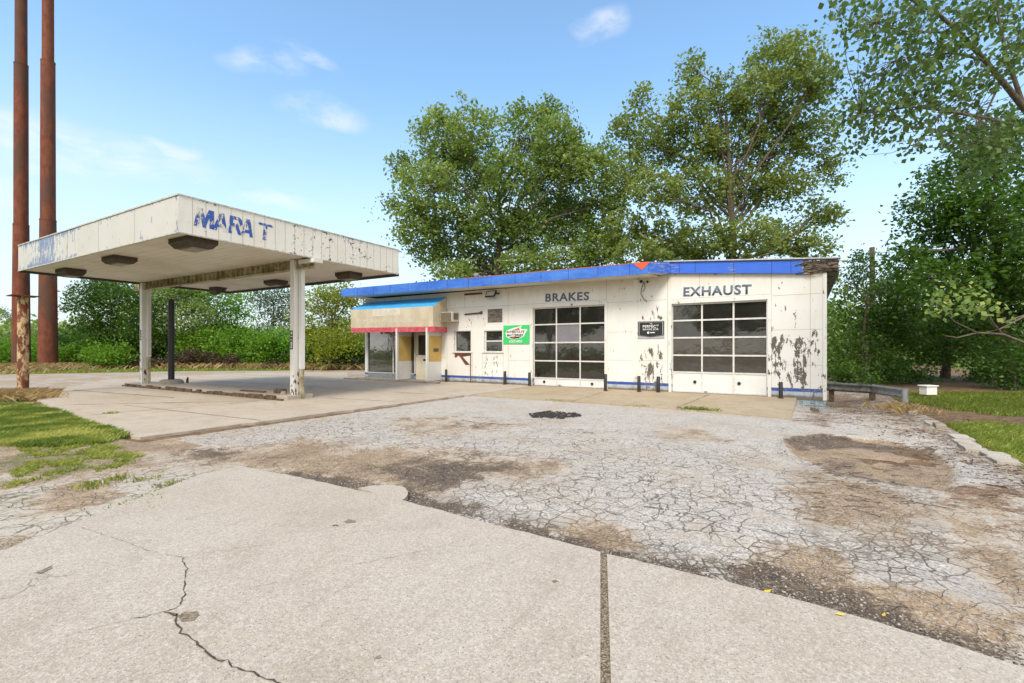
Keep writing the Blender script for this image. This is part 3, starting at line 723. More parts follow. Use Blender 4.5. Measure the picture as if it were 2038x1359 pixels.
# joints sawn in the forecourt
mb = MB()
def joint(a, b, wd=.03, z=.0085):
    a = Vector(a); b = Vector(b); n = Vector((-(b - a).y, (b - a).x)).normalized() * wd / 2
    k = 14; r = random.Random(int(abs(a.x * 31 + b.y * 7)))
    L = [a.lerp(b, i / k) + n * 2.0 * (r.random() - .5) for i in range(k + 1)]
    for i in range(k):
        w0 = .5 + r.random(); mb.quad((*(L[i] - n * w0), z), (*(L[i + 1] - n * w0), z), (*(L[i + 1] + n * w0), z), (*(L[i] + n * w0), z))
joint((-30, 12.0), (-10, 12.6)); joint((-18.0, 4.6), (-14.2, 8.2), .04); joint((-14.6, 4.3), (-14.1, 8.6)); joint((-20, 10.8), (-19.4, 17.6)); joint((-27.5, 14.5), (-15.5, 15.0))
joint((-13.2, 9.9), (-10.2, 10.3)); joint((-16.3, 5.6), (-10.3, 6.0), .02); joint((-6.0, 13.1), (-6.4, 17.6), .025); joint((-2.95, 13.1), (-2.85, 17.5), .03); joint((-9.79, 13.1), (-9.79, 17.8), .03)
joint((-24, 6.6), (-17.5, 7.3), .05); joint((-29, 15.8), (-23, 17.0), .06)
tag(mb.build('joint_lines', M_seam), kind='structure')
# long cracks in the driveway, measured runs
mb = MB()
def crackline(pts, w0=.012, z=.0165, seed=0, jit=.012):
    r = random.Random(seed); P = [G(u, v, .012) for u, v in pts]; Q = []
    for i in range(len(P) - 1):
        L = (P[i + 1] - P[i]).length; k = max(2, int(L / .03))
        for j in range(k):
            q = P[i].lerp(P[i + 1], j / k); Q.append(Vector((q.x + r.gauss(0, jit) * .5, q.y + r.gauss(0, jit) * .5)))
    Q.append(P[-1].xy)
    prev = None
    for i in range(len(Q)):
        t = (Q[min(i + 1, len(Q) - 1)] - Q[max(i - 1, 0)]).normalized(); n = Vector((-t.y, t.x)) * w0 * (.10 + .75 * r.random())
        cur = ((Q[i] - n * .5), (Q[i] + n * .5))
        if prev: mb.quad((*prev[0], z), (*cur[0], z), (*cur[1], z), (*prev[1], z))
        prev = cur
crackline([(363, 1110), (370, 1130), (366, 1160), (367, 1185), (358, 1205), (340, 1215), (325, 1218)], .011, seed=1)
crackline([(350, 1222), (352, 1240), (365, 1258), (395, 1285), (420, 1305), (450, 1318), (480, 1335), (515, 1345), (560, 1362)], .016, seed=2)
crackline([(255, 1233), (280, 1230), (300, 1224)], .008, seed=3)
crackline([(325, 1218), (300, 1224), (230, 1240), (180, 1255), (130, 1265)], .004, seed=9)
crackline([(160, 1050), (200, 1062), (240, 1075), (290, 1095), (363, 1110)], .005, seed=4)
crackline([(60, 1145), (90, 1132), (105, 1125)], .008, seed=5)
crackline([(330, 1218), (352, 1228), (350, 1222)], .016, seed=6)
crackline([(700, 1125), (780, 1110), (870, 1090), (925, 1073)], .004, seed=7)
crackline([(363, 1110), (430, 1098), (520, 1085)], .003, seed=8)
crackline([(510, 1168), (550, 1160)], .006, seed=10)
tag(mb.build('crack_lines', simple('crack_dirt', (.075, .055, .04), .95, 0, .5, 30)), kind='structure')
mb = MB()
def blotch(pts, z=.0163, seed=1):
    P = [G(u, v, .012) for u, v in pts]; c = sum(P, Vector()) / len(P); r = random.Random(seed); Q = []
    for i in range(len(P)):
        a, b = P[i], P[(i + 1) % len(P)]
        for k in range(5): q = a.lerp(b, k / 5); q += (q - c) * r.gauss(0, .07); Q.append((q.x, q.y, z))
    mb.add([(c.x, c.y, z)] + Q, [(0, i + 1, (i + 1) % len(Q) + 1) for i in range(len(Q))][::-1])
blotch([(352, 1228), (368, 1219), (392, 1218), (398, 1225), (385, 1236), (362, 1238)], seed=3)
blotch([(684, 1039), (694, 1034), (708, 1036), (706, 1040), (692, 1041)], seed=4)
blotch([(336, 1219), (348, 1220), (351, 1226), (343, 1226)], seed=5); blotch([(745, 1310), (752, 1306), (760, 1309), (753, 1312)], seed=6)
blotch([(1098, 1157), (1106, 1154), (1110, 1158), (1103, 1160)], seed=7); blotch([(72, 1141), (100, 1128), (106, 1130), (80, 1143)], seed=8); blotch([(425, 1309), (447, 1315), (440, 1320), (428, 1314)], seed=9)
def spallm(nt):
    p = geo_co(nt); n = nt.noise(p, 40.0, 5, .75)
    return principled(nt, nt.mix(nt.ss(n, .35, .65), (.13, .095, .065), (.34, .27, .195)), .95, normal=nt.bump(n, 1.0, .012))
tag(mb.build('spalled_spots', material('spalled_concrete', spallm)), kind='structure')

# ------------------------------------------------------------------ gridded sheets with a paint-wear value
class GB:
    def __init__(s): s.V = []; s.F = []; s.P = []; s.n = 0
    def rect(s, p0, u, v, step, peel):
        p0 = np.array(p0, float); u = np.array(u, float); v = np.array(v, float)
        nu = max(1, int(np.linalg.norm(u) / step)); nv = max(1, int(np.linalg.norm(v) / step))
        a, b = np.meshgrid(np.linspace(0, 1, nu + 1), np.linspace(0, 1, nv + 1))
        P = p0 + a.ravel()[:, None] * u + b.ravel()[:, None] * v
        i = (np.arange(nv)[:, None] * (nu + 1) + np.arange(nu)[None]).ravel()
        F = np.stack([i, i + 1, i + nu + 2, i + nu + 1], 1) + s.n
        s.V.append(P); s.F.append(F); s.P.append(np.array([peel(q) for q in P]) if callable(peel) else np.full(len(P), peel)); s.n += len(P)
    def build(s, name, mat, parent=None):
        V = np.concatenate(s.V); F = np.concatenate(s.F); P = np.concatenate(s.P)
        off = Vector((0, 0, 0)); p = parent
        while p is not None: off += p.location; p = p.parent
        me = fast_mesh(name, V - np.array(off), F, mat)
        a = me.attributes.new('peel', 'FLOAT', 'POINT'); a.data.foreach_set('value', P.astype(np.float32))
        return mesh_obj(name, me, parent)
def frame_m(o, xa, ya):
    xa = Vector(xa).normalized(); ya = Vector(ya).normalized(); za = xa.cross(ya)
    M = Matrix.Identity(4)
    for i in range(3): M[i][0] = xa[i]; M[i][1] = ya[i]; M[i][2] = za[i]; M[i][3] = o[i]
    return M
def bl(x, a, b, s): return float(sstep(np.array(x), a - s, a + s) * (1 - sstep(np.array(x), b - s, b + s)))

# ------------------------------------------------------------------ FUEL CANOPY
DY = .0285; cd, sdn = math.cos(DY), math.sin(DY)
def CR(x, y, z): return Vector((x * cd - y * sdn, x * sdn + y * cd, z))
CX0, CX1, CY0, CY1, CZB, CZT = -24.05, -12.70, 5.83, 13.32, 4.41, 5.33
canopy = empty('fuel_canopy', CR(-13.6, 9.6, 0), 'flat white fuel canopy with flaking paint and faded blue lettering on two posts', 'canopy')
ex, ey = CR(1, 0, 0), CR(0, 1, 0)
def peelL(q):
    t = (Vector(q).dot(ex) - CX0) / (CX1 - CX0); z = (q[2] - CZB) / .92
    return .34 + .46 * bl(t, .04, .44, .05) * (.5 + .5 * abs(2 * z - 1)) + .35 * bl(t, .17, .30, .03) + .25 * (z > .86) + .2 * (z < .1) + .25 * (t > .985)
def peelR(q):
    t = (Vector(q).dot(ey) - CY0) / (CY1 - CY0); z = (q[2] - CZB) / .92
    seam = min(abs(((t * 24) % 1) - .5), .5)
    return .22 + .42 * (z > .93) + .12 * bl(t, .45, .9, .06) * bl(z, .2, .9, .1) + .22 * (z < .06) + .22 * (seam > .46) + .35 * bl(t, .9, 1.0, .05) * (z < .3) + .15 * bl(t, .35, .8, .1)
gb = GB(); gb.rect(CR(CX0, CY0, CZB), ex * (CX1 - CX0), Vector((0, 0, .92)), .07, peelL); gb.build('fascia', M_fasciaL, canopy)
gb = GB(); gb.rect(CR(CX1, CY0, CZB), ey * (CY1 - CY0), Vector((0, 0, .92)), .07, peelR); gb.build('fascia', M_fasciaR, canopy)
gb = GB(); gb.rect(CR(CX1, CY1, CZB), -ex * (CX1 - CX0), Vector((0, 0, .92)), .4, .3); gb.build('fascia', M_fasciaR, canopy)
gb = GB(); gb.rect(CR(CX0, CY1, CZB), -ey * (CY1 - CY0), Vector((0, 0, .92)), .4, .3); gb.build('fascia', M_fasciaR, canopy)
def cbox(mb, x0, x1, y0, y1, z0, z1, mi=0):
    vs = [CR(x, y, z) for z in (z0, z1) for x, y in ((x0, y0), (x1, y0), (x1, y1), (x0, y1))]
    mb.add(vs, [(0, 3, 2, 1), (4, 5, 6, 7), (0, 1, 5, 4), (1, 2, 6, 5), (2, 3, 7, 6), (3, 0, 4, 7)], mi); return mb
cbox(MB(), CX0 + .02, CX1 - .02, CY0 + .02, CY1 - .02, CZB + .035, CZB + .07).build('ceiling', M_ceil, canopy)
cbox(MB(), CX0 + .02, CX1 - .02, CY0 + .02, CY1 - .02, CZT - .08, CZT - .04).build('roof', M_roof, canopy)
mb = MB()
for z0, z1, o in ((CZT - .02, CZT + .015, .02), (CZB - .012, CZB + .016, .012)):
    cbox(mb, CX0 - o, CX1 + o, CY0 - o, CY0 + .03, z0, z1); cbox(mb, CX1 - .03, CX1 + o, CY0 + .03, CY1 + o, z0, z1)
mb.build('edge_trim', M_white_trim := simple('cream_trim', (.62, .60, .54), .6, 0, .5, 18, .2, .4, (.3, .28, .24)), canopy)
mb = MB(); cbox(mb, CX0, CX1, CY1 - .03, CY1 + .03, CZB - .07, CZB + .03); cbox(mb, CX0 - .03, CX0 + .03, CY0, CY1 - .03, CZB - .05, CZB + .03)
mb.build('gutter', M_seam, canopy)
mb = MB()
for k in range(1, 24):
    y = CY0 + (CY1 - CY0) * k / 24; cbox(mb, CX1, CX1 + .004, y - .003, y + .003, CZB + .02, CZT - .02)
for k in range(1, 5):
    x = CX0 + (CX1 - CX0) * k / 5; cbox(mb, x - .003, x + .003, CY0 - .004, CY0, CZB + .02, CZT - .02)
mb.build('panel_seam', simple('seam_grey', (.33, .30, .25), .9), canopy)
# blue lettering, mostly flaked away
def ycan(u, z):   # where the sight line through pixel column u meets the right fascia plane
    lo, hi = CY0 - 1, CY1 + 1
    for _ in range(50):
        m_ = (lo + hi) / 2; p = CR(CX1, m_, z); x = p.x * C_ + p.y * S_; d = -p.x * S_ + p.y * C_
        if 1019 + FPX * x / d < u: lo = m_
        else: hi = m_
    return lo
def glyph(outer, holes, mat, width, height, M, parent, shear=.1):
    import mathutils.geometry as mg
    loops = [[Vector((x * width + y * height * shear, y * height, 0)) for x, y in lp] for lp in [outer] + holes]
    flat_ = [v for lp in loops for v in lp]; tris = mg.tessellate_polygon(loops)
    fs = [t if (flat_[t[1]] - flat_[t[0]]).cross(flat_[t[2]] - flat_[t[0]]).z > 0 else t[::-1] for t in tris]
    return MB().add([M @ v for v in flat_], fs).build('letter', mat, parent)
GM = [(0, 0), (.10, 1), (.36, 1), (.5, .50), (.64, 1), (.90, 1), (1, 0), (.76, 0), (.72, .62), (.57, 0), (.43, 0), (.27, .62), (.24, 0)]
GA = [(0, 0), (.34, 1), (.66, 1), (1, 0), (.74, 0), (.68, .2), (.32, .2), (.26, 0)]; GAh = [(.39, .38), (.61, .38), (.5, .74)]
GR = [(0, 0), (0, 1), (.65, 1), (.9, .88), (.95, .7), (.88, .52), (.7, .44), (1, 0), (.72, 0), (.48, .4), (.26, .4), (.26, 0)]; GRh = [(.26, .6), (.26, .82), (.58, .82), (.66, .71), (.58, .6)]
GT = [(.42, 0), (.42, .86), (.1, .86), (.1, 1), (1, 1), (1, .86), (.64, .86), (.64, 0)]
for g_, h_, u0, u1 in ((GM, [], 385, 426), (GA, [GAh], 423, 452), (GR, [GRh], 454, 481), (GA, [GAh], 478, 503), (GT, [], 508, 541)):
    ya, yb = ycan(u0, 4.9), ycan(u1, 4.9)
    glyph(g_, h_, M_mara, yb - ya, .47, frame_m(CR(CX1 + .006, ya, 4.65), ey, (0, 0, 1)), canopy)
# beam with ribs
mb = MB(); BY = 9.66
cbox(mb, -24.6, -12.74, BY - .012, BY + .012, CZB - .26, CZB + .03); cbox(mb, -24.6, -12.74, BY - .10, BY + .10, CZB - .285, CZB - .262)
for k in range(38): x = -24.5 + k * .305; cbox(mb, x - .008, x + .008, BY - .09, BY - .012, CZB - .26, CZB + .03); cbox(mb, x - .008, x + .008, BY + .012, BY + .09, CZB - .26, CZB + .03)
mb.build('beam', M_beam, canopy)
cbox(MB(), -13.3, -12.55, BY - .16, BY + .16, CZB - .14, CZB - .02).build('beam_end', M_white, canopy)
def post_peel(q): return .20 + .36 * bl(q[2], .0, .55, .1)
for cx, low in ((-13.62, .95), (-23.84, 1.25)):
    gb = GB(); w_ = .098
    for (ax, ay, bx, by) in ((-w_, -w_, w_, -w_), (w_, -w_, w_, w_), (w_, w_, -w_, w_), (-w_, w_, -w_, -w_)):
        p0 = CR(cx + ax, BY - .06 + ay, -.02); p1 = CR(cx + bx, BY - .06 + by, -.02); gb.rect(p0, p1 - p0, Vector((0, 0, CZB + .03)), .08, post_peel)
    gb.build('post', M_white, canopy)
    gb = GB(); ox, oy, s_ = .20, .05, .066
    for (ax, ay, bx, by) in ((-s_, -s_, s_, -s_), (s_, -s_, s_, s_), (s_, s_, -s_, s_), (-s_, s_, -s_, -s_)):
        p0 = CR(cx + ox + ax, BY + oy + ay, low); p1 = CR(cx + ox + bx, BY + oy + by, low); gb.rect(p0, p1 - p0, Vector((0, 0, CZB - .28 - low)), .1, .25)
    gb.rect(CR(cx + ox - s_, BY + oy - s_, low), ex * 2 * s_, ey * 2 * s_, .2, .5)
    gb.build('downpipe', M_white, canopy)
    mb = MB(); cbox(mb, cx + ox - .05, cx + ox + .05, BY + oy - .05, BY + oy + .05, -.02, low + .03); mb.build('post_foot', M_beam, canopy)
    mb = MB(); r_ = random.Random(int(-cx))
    for k in range(5):
        z = .06 + r_.random() * .7; x = cx - .1 + r_.random() * .2; h_ = .03 + r_.random() * .06
        mb.add([CR(x - .02, BY - .06 - w_ - .003, z), CR(x + .02 * r_.random() + .01, BY - .06 - w_ - .003, z - h_), CR(x + .03, BY - .06 - w_ - .003, z + h_ * .6), CR(x, BY - .06 - w_ - .003, z + h_)], [(0, 1, 2, 3)])
        z = .1 + r_.random() * .8; y = BY - .06 - .08 + r_.random() * .16
        mb.add([CR(cx + w_ + .003, y - .02, z), CR(cx + w_ + .003, y + .025, z - h_), CR(cx + w_ + .003, y + .03, z + h_ * .6), CR(cx + w_ + .003, y, z + h_ * 1.6)], [(0, 1, 2, 3)])
    mb.build('rust_spot', M_rustd, canopy)
    # number strip
    if low < 1:
        zz0, zz1 = 1.58, 2.18
        cbox(MB(), cx - .085, cx + .045, BY - .06 - w_ - .006, BY - .06 - w_ - .002, zz0, zz1).build('number_strip', M_black, canopy)
        text_mesh('08116', 'number', M_signwhite, .54, .09, frame_m(CR(cx + .025, BY - .06 - w_ - .009, zz0 + .03), (0, 0, 1), -ex), canopy, bold=.02, extrude=.002)
    else:
        text_mesh('3295', 'number', M_black, .46, .10, frame_m(CR(cx + .05, BY - .06 - w_ - .006, 1.95), (0, 0, 1), -ex), canopy, bold=.03, extrude=.002)
        mb = MB()
        for z in (1.08, 1.34): cbox(mb, cx - .14, cx - .04, BY - .06 - w_ - .03, BY - .06 - w_ - .002, z, z + .08)
        mb.build('clip', M_black, canopy)
wp = [CR(-20.6, BY - .05, 4.2), CR(-20.7, BY - .1, 4.05), CR(-20.75, BY - .3, 3.9), CR(-20.95, BY - .2, 3.78)]
MB().tube(wp, .012, 5).build('loose_wire', M_black, canopy)
# light fixtures
def canopy_light(u, v, label, size=(.86, .5), drop=0.22, tilt=0.0):
    c = G(u, v, CZB - .1)
    xx = c.dot(ex); yy = c.dot(ey)
    t = empty('canopy_light', (c.x, c.y, CZB + .03), label, 'light', 'light fixtures under the fuel canopy')
    sx, sy = size[0] / 2, size[1] / 2
    mb = MB(); lv = [(sx, sy, CZB + .035), (sx, sy, CZB - .09), (sx * .97, sy * .94, CZB - .10), (sx * .86, sy * .72, CZB - drop)]
    vs = []
    for a_, b_, z in lv: vs += [CR(xx + p * a_, yy + q * b_, z + (tilt * q if z < CZB - .05 else 0)) for p, q in ((-1, -1), (1, -1), (1, 1), (-1, 1))]
    fs = []
    for i in range(3): fs += [(i * 4 + k, (i + 1) * 4 + k, (i + 1) * 4 + (k + 1) % 4, i * 4 + (k + 1) % 4) for k in range(4)]
    mb.add(vs, fs + [(12, 15, 14, 13)]); mb.build('housing', M_brownmetal, t)
    mb = MB(); vs = [CR(xx + p * sx * .72, yy + q * sy * .56, CZB - drop - .006 + tilt * q) for p, q in ((-1, -1), (1, -1), (1, 1), (-1, 1))] + [CR(xx + p * sx * .66, yy + q * sy * .5, CZB - drop - .03 + tilt * q) for p, q in ((-1, -1), (1, -1), (1, 1), (-1, 1))]
    mb.add(vs, [(4, 7, 6, 5)] + [(k, 4 + k, 4 + (k + 1) % 4, (k + 1) % 4) for k in range(4)]); mb.build('lens', M_lens, t)
canopy_light(385, 488, 'large brown box light under the near corner of the canopy', (.95, .75), .2)
canopy_light(238, 521, 'brown box light with pale open lens between the two others on the left side', (.9, .6), .17)
canopy_light(141, 544, 'brown box light at the far left edge of the canopy ceiling', (.9, .6), .2)
canopy_light(434, 578, 'small brown light with hanging cover at the far corner above the black pole', (.6, .5), .22, .08)
canopy_light(549, 565, 'brown box light just left of the near post, at the rear edge of the canopy', (.85, .55), .16)
canopy_light(694, 550, 'brown box light right of the near post, nearest the station', (.8, .6), .2)

# ------------------------------------------------------------------ PUMP ISLAND and posts
isl = empty('pump_island', CR(-19, 9.6, 0), 'long low concrete pump island with crumbling kerb under the canopy', 'pump island')
pl = jag([tuple(CR(x, y, 0).xy) for x, y in ((-24.6, 9.2), (-13.55, 9.05), (-13.4, 9.2), (-13.4, 10.1), (-13.6, 10.25), (-24.6, 10.3))], .3, .02, 8)
MB().prism(pl, -.02, .13).build('top_slab', M_fore, isl, bevel=.015)
mb = MB(); r_ = random.Random(4)
x = -24.6
while x < -13.5:
    L = .25 + r_.random() * .5; h_ = .10 + r_.random() * .05; y0 = 9.2 - (x + 24.6) * .0135
    cbox(mb, x, x + L - .02, y0 - .07 - r_.random() * .05, y0 - .005, -.02, h_ * (0.5 if r_.random() < .2 else 1)); x += L
mb.build('kerb', simple('stained_kerb', (.16, .11, .075), .95, 0, .6, 8, .6, .2, (.07, .05, .035)), isl, bevel=.012)
base = G(341, 763, .14)
bp = empty('black_pole', (base.x, base.y, .13), 'black steel pole on a round concrete foot standing on the pump island', 'pole')
MB().tube([(base.x, base.y, .30), (base.x, base.y, 3.62)], .115, 14).build('shaft', M_black, bp)
MB().tube([(base.x, base.y, .131), (base.x, base.y, .26), (base.x, base.y, .31)], [.46, .42, .33], 20, smooth=False).build('foot', M_block, bp, bevel=.02)
MB().tube([(base.x, base.y, 3.62), (base.x, base.y, 3.68)], .06, 10).build('stub', M_rustd, bp)
c = CR(-14.45, 9.6, 0)
for (dx, dy, sx, sy, sz, mat, nm, lab, rz) in ((0, .05, .42, .16, .15, M_wood, 'timber_block', 'dark timber block lying on the right end of the pump island', .2), (.42, -.1, .30, .2, .1, M_block, 'concrete_lump', 'broken concrete lump lying between timber block and near post', -.3), (-1.3, -.12, 1.3, .14, .05, M_wood, 'timber_plank', 'flat dark plank lying along the pump island', .05)):
    M = Matrix.Translation((c.x + dx, c.y + dy, .131)) @ Matrix.Rotation(rz, 4, 'Z')
    mb = MB().box(-sx / 2, sx / 2, -sy / 2, sy / 2, 0, sz, 0, M)
    if nm == 'concrete_lump':
        mb = MB(); rr = random.Random(3); n = 8
        pr = [(math.cos(k / n * 6.283) * sx / 2 * (.8 + .4 * rr.random()), math.sin(k / n * 6.283) * sy / 2 * (.8 + .4 * rr.random())) for k in range(n)]
        mb.add([M @ Vector((p[0], p[1], 0)) for p in pr] + [M @ Vector((p[0] * .7, p[1] * .7, sz * (.8 + .3 * rr.random()))) for p in pr], [tuple(range(n, 2 * n))] + [(i, (i + 1) % n, n + (i + 1) % n, n + i) for i in range(n)])
    tag(mb.build(nm, mat, None, bevel=.01), lab, 'block' if nm != 'timber_plank' else 'plank')
# small things standing out of the island
mb = MB(); q = G(373, 762, .13); mb.tube([(q.x, q.y, .13), (q.x, q.y, .30)], .05, 8).tube([(q.x, q.y, .30), (q.x + .05, q.y, .36)], .035, 8)
tag(mb.build('pipe_stub', M_rustd), 'short rusty pipe stub sticking out of the pump island right of the black pole', 'pipe')

def sign_pole(u, v, d, segs, label, mat=None):
    b = A(u, v, d); b.z = terrain_z(np.array([b.x]), np.array([b.y]))[0]
    t = empty('rusty_pole', b, label, 'pole', 'two tall rusty sign poles')
    z = b.z - .3
    for (z1, r0, r1) in segs:
        MB().tube([(b.x, b.y, z), (b.x, b.y, z1)], [r0, r1], 24, smooth=True).build('pipe_section', M_rust, t)
        mb = MB().tube([(b.x, b.y, z1 - .09), (b.x, b.y, z1 + .01)], r1 * 1.03, 24)
        mb.build('collar', M_rustd, t); z = z1
    return t
pd = 37.5
def zpix(v, d): return 1.6 - (v - CY) / FPX * d
sign_pole(42, 735, pd, [(zpix(447, pd), .56, .47), (zpix(128, pd), .435, .42), (zpix(-260, pd), .37, .34)], 'tall rusty sign pole, the left one, partly behind the short flaking post')
sign_pole(95.5, 735, pd * .99, [(zpix(440, pd), .60, .49), (zpix(128, pd), .46, .43), (zpix(-260, pd), .36, .33)], 'tall rusty sign pole, the right one, beside the canopy edge')
b = G(46, 785)
sp = empty('rusty_post', (b.x, b.y, -.05), 'short flaking rusty post with a flat plate on top, in dry grass', 'post')
d46 = FPX * 1.6 / (785 - CY); zt = zpix(590, d46)
MB().tube([(b.x, b.y, -.05), (b.x, b.y, zt)], [.155, .145], 20).build('shaft', M_rustf, sp)
MB().box(b.x - .35, b.x + .35, b.y - .35, b.y + .35, zt, zt + .03, 0, ).build('top_plate', M_rustd, sp)
MB().tube([(b.x - .17, b.y - .08, .2), (b.x - .17, b.y - .08, zt)], .022, 6).build('conduit', M_galv, sp)

# ------------------------------------------------------------------ SERVICE STATION
WY = 17.95
st = empty('service_station', (-10, WY, 0), 'low white service station with peeling panels, blue roof edge and two glazed garage doors', 'building')
def ztop(X): return 4.32 if X < -4.6 else 4.45 - (X + 4.34) * .083
def peelw(q):
    X, z = q[0], q[2]
    v = .26
    v = max(v, 1.0 * bl(X, -.95, -.62, .07) * bl(z, .9, 2.1, .25) * .95, .95 * bl(X, -.38, .12, .1) * bl(z, .15, 2.05, .15), .62 * bl(X, -.95, .12, .1) * bl(z, .15, 2.15, .1), .62 * bl(X, -.36, -.18, .06) * bl(z, 2.3, 3.0, .15))
    v = max(v, .62 * bl(X, .14, .5, .06) * bl(z, -.05, 2.2, .2), .8 * bl(X, .2, .34, .06) * bl(z, .0, 1.1, .1))
    v = max(v, .97 * bl(X, -5.25, -4.75, .14) * bl(z, -.05, 1.2, .25), .70 * bl(X, -5.45, -4.4, .1) * bl(z, .1, 1.75, .3), .62 * bl(X, -5.4, -4.45, .1) * bl(z, 2.6, 3.25, .15))
    v = max(v, .6 * bl(X, -12.75, -11.6, .12) * bl(z, .02, 1.35, .2), .66 * bl(X, -13.5, -11.4, .2) * bl(z, .0, .45, .12), .55 * bl(X, -13.9, -12.5, .2) * bl(z, 2.5, 3.1, .2), .55 * bl(X, -14.7, -13.2, .2) * bl(z, .0, .3, .1))
    v = max(v, .6 * bl(z, -.06, .06, .04), .62 * (abs(X + 4.27) < .08) * (z < 2.6), .62 * (abs(X + .98) < .08) * (z < 2.4), .55 * (abs(X + 10.15) < .08) * (z < 1.6), .35 * (z > 4.1))
    return v
op = [(-20.4, -17.0, .3, 2.62), (-16.95, -15.75, 0.0, 2.42), (-14.43, -13.42, 1.45, 2.45), (-12.66, -11.65, 1.455, 2.43), (-10.05, -6.8, 0.0, 3.37), (-4.19, -1.09, 0.0, 3.25)]
xs_ = sorted(set([-20.68, .57, -4.6] + [a for o in op for a in o[:2]]))
zs_ = sorted(set([-.04, 3.6] + [a for o in op for a in o[2:]]))
gb = GB()
for i in range(len(xs_) - 1):
    x0, x1 = xs_[i], xs_[i + 1]; xm = (x0 + x1) / 2
    for j in range(len(zs_)):
        z0 = zs_[j]; z1 = zs_[j + 1] if j + 1 < len(zs_) else None
        zm = (z0 + z1) / 2 if z1 else 4
        if any(o[0] < xm < o[1] and o[2] < zm < o[3] for o in op): continue
        if z1 is None:
            n = max(1, int((x1 - x0) / .1)); m_ = 6
            V = []; 
            for b_ in range(m_ + 1):
                for a_ in range(n + 1):
                    X_ = x0 + (x1 - x0) * a_ / n; V.append((X_, WY, z0 + (ztop(X_) - z0) * b_ / m_))
            V = np.array(V); ii = (np.arange(m_)[:, None] * (n + 1) + np.arange(n)[None]).ravel()
            gb.V.append(V); gb.F.append(np.stack([ii, ii + 1, ii + n + 2, ii + n + 1], 1) + gb.n); gb.P.append(np.array([peelw(q_) for q_ in V])); gb.n += len(V)
        else: gb.rect((x0, WY, z0), (x1 - x0, 0, 0), (0, 0, z1 - z0), .09, peelw)
for o in op:   # reveals
    x0, x1, z0, z1 = o; dp = .16
    gb.rect((x0, WY, z0), (0, dp, 0), (0, 0, z1 - z0), .12, .45); gb.rect((x1, WY + dp, z0), (0, -dp, 0), (0, 0, z1 - z0), .12, .45)
    gb.rect((x0, WY, z1), (x1 - x0, 0, 0), (0, dp, 0), .12, .3); gb.rect((x0, WY + dp, z0), (x1 - x0, 0, 0), (0, -dp, 0), .12, .5)
gb.rect((.57, WY, -.04), (0, 9, 0), (0, 0, 4.1), .2, .5); gb.rect((-20.68, WY + 9, -.04), (0, -9, 0), (0, 0, 4.3), .3, .4)
gb.rect((.57, WY + 9, -.04), (-21.25, 0, 0), (0, 0, 4.1), .5, .4)
gb.build('wall', M_siding, st)
# interior shell
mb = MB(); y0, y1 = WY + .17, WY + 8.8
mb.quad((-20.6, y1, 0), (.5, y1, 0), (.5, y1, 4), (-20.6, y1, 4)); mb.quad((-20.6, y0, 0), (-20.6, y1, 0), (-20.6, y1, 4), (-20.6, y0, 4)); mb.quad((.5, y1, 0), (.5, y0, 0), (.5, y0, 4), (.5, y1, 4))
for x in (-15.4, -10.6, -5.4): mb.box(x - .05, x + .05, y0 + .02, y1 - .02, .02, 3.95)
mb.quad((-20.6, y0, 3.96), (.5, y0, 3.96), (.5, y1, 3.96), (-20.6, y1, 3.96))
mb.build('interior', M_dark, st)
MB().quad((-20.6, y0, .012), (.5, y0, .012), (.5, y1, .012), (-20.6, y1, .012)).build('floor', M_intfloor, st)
# foundation seen at the right corner
mb = MB(); mb.box(-20.66, .555, WY + .02, WY + 9, -.5, -.045); mb.build('foundation', M_blockpaint, st)
mb = MB()
for x in (-.9, -.3, .25): mb.box(x, x + .008, WY + .014, WY + .02, -.42, -.05)
mb.box(-.3, .555, WY + .014, WY + .02, -.235, -.225); mb.build('mortar_line', M_seam, st)
# roof
mb = MB()
mb.add([(-21.3, 16.95, 4.70), (-4.77, 16.95, 4.66), (-4.2, 17.9, 4.76), (.9, 17.9, 4.33), (.9, 27.2, 4.33), (-4.2, 27.2, 4.76), (-21.3, 27.2, 4.70)], [(0, 1, 2, 5, 6), (2, 3, 4, 5)])
mb.add([(-4.2, 17.9, 4.40), (.9, 17.9, 3.98), (.9, 27.2, 3.98), (-4.2, 27.2, 4.4)], [(3, 2, 1, 0)]); mb.build('roof', M_roof, st)
def fascia_piece(name, a, b, t0, b0, t1, b1, mat, th=.05, y=0):
    """vertical board from plan point a to plan point b"""
    a = Vector(a); b = Vector(b); n = Vector((-(b - a).y, (b - a).x)).normalized() * th
    vs = [(a.x, a.y, b0), (b.x, b.y, b1), (b.x, b.y, t1), (a.x, a.y, t0), (a.x + n.x, a.y + n.y, b0), (b.x + n.x, b.y + n.y, b1), (b.x + n.x, b.y + n.y, t1), (a.x + n.x, a.y + n.y, t0)]
    return MB().add(vs, [(0, 1, 2, 3), (5, 4, 7, 6), (1, 5, 6, 2), (4, 0, 3, 7), (3, 2, 6, 7), (4, 5, 1, 0)], 0)
mb = fascia_piece('', (-21.3, 16.9), (-4.77, 16.9), 4.83, 4.42, 4.70, 4.28, None)
mb.build('roof_edge', M_blue, st)
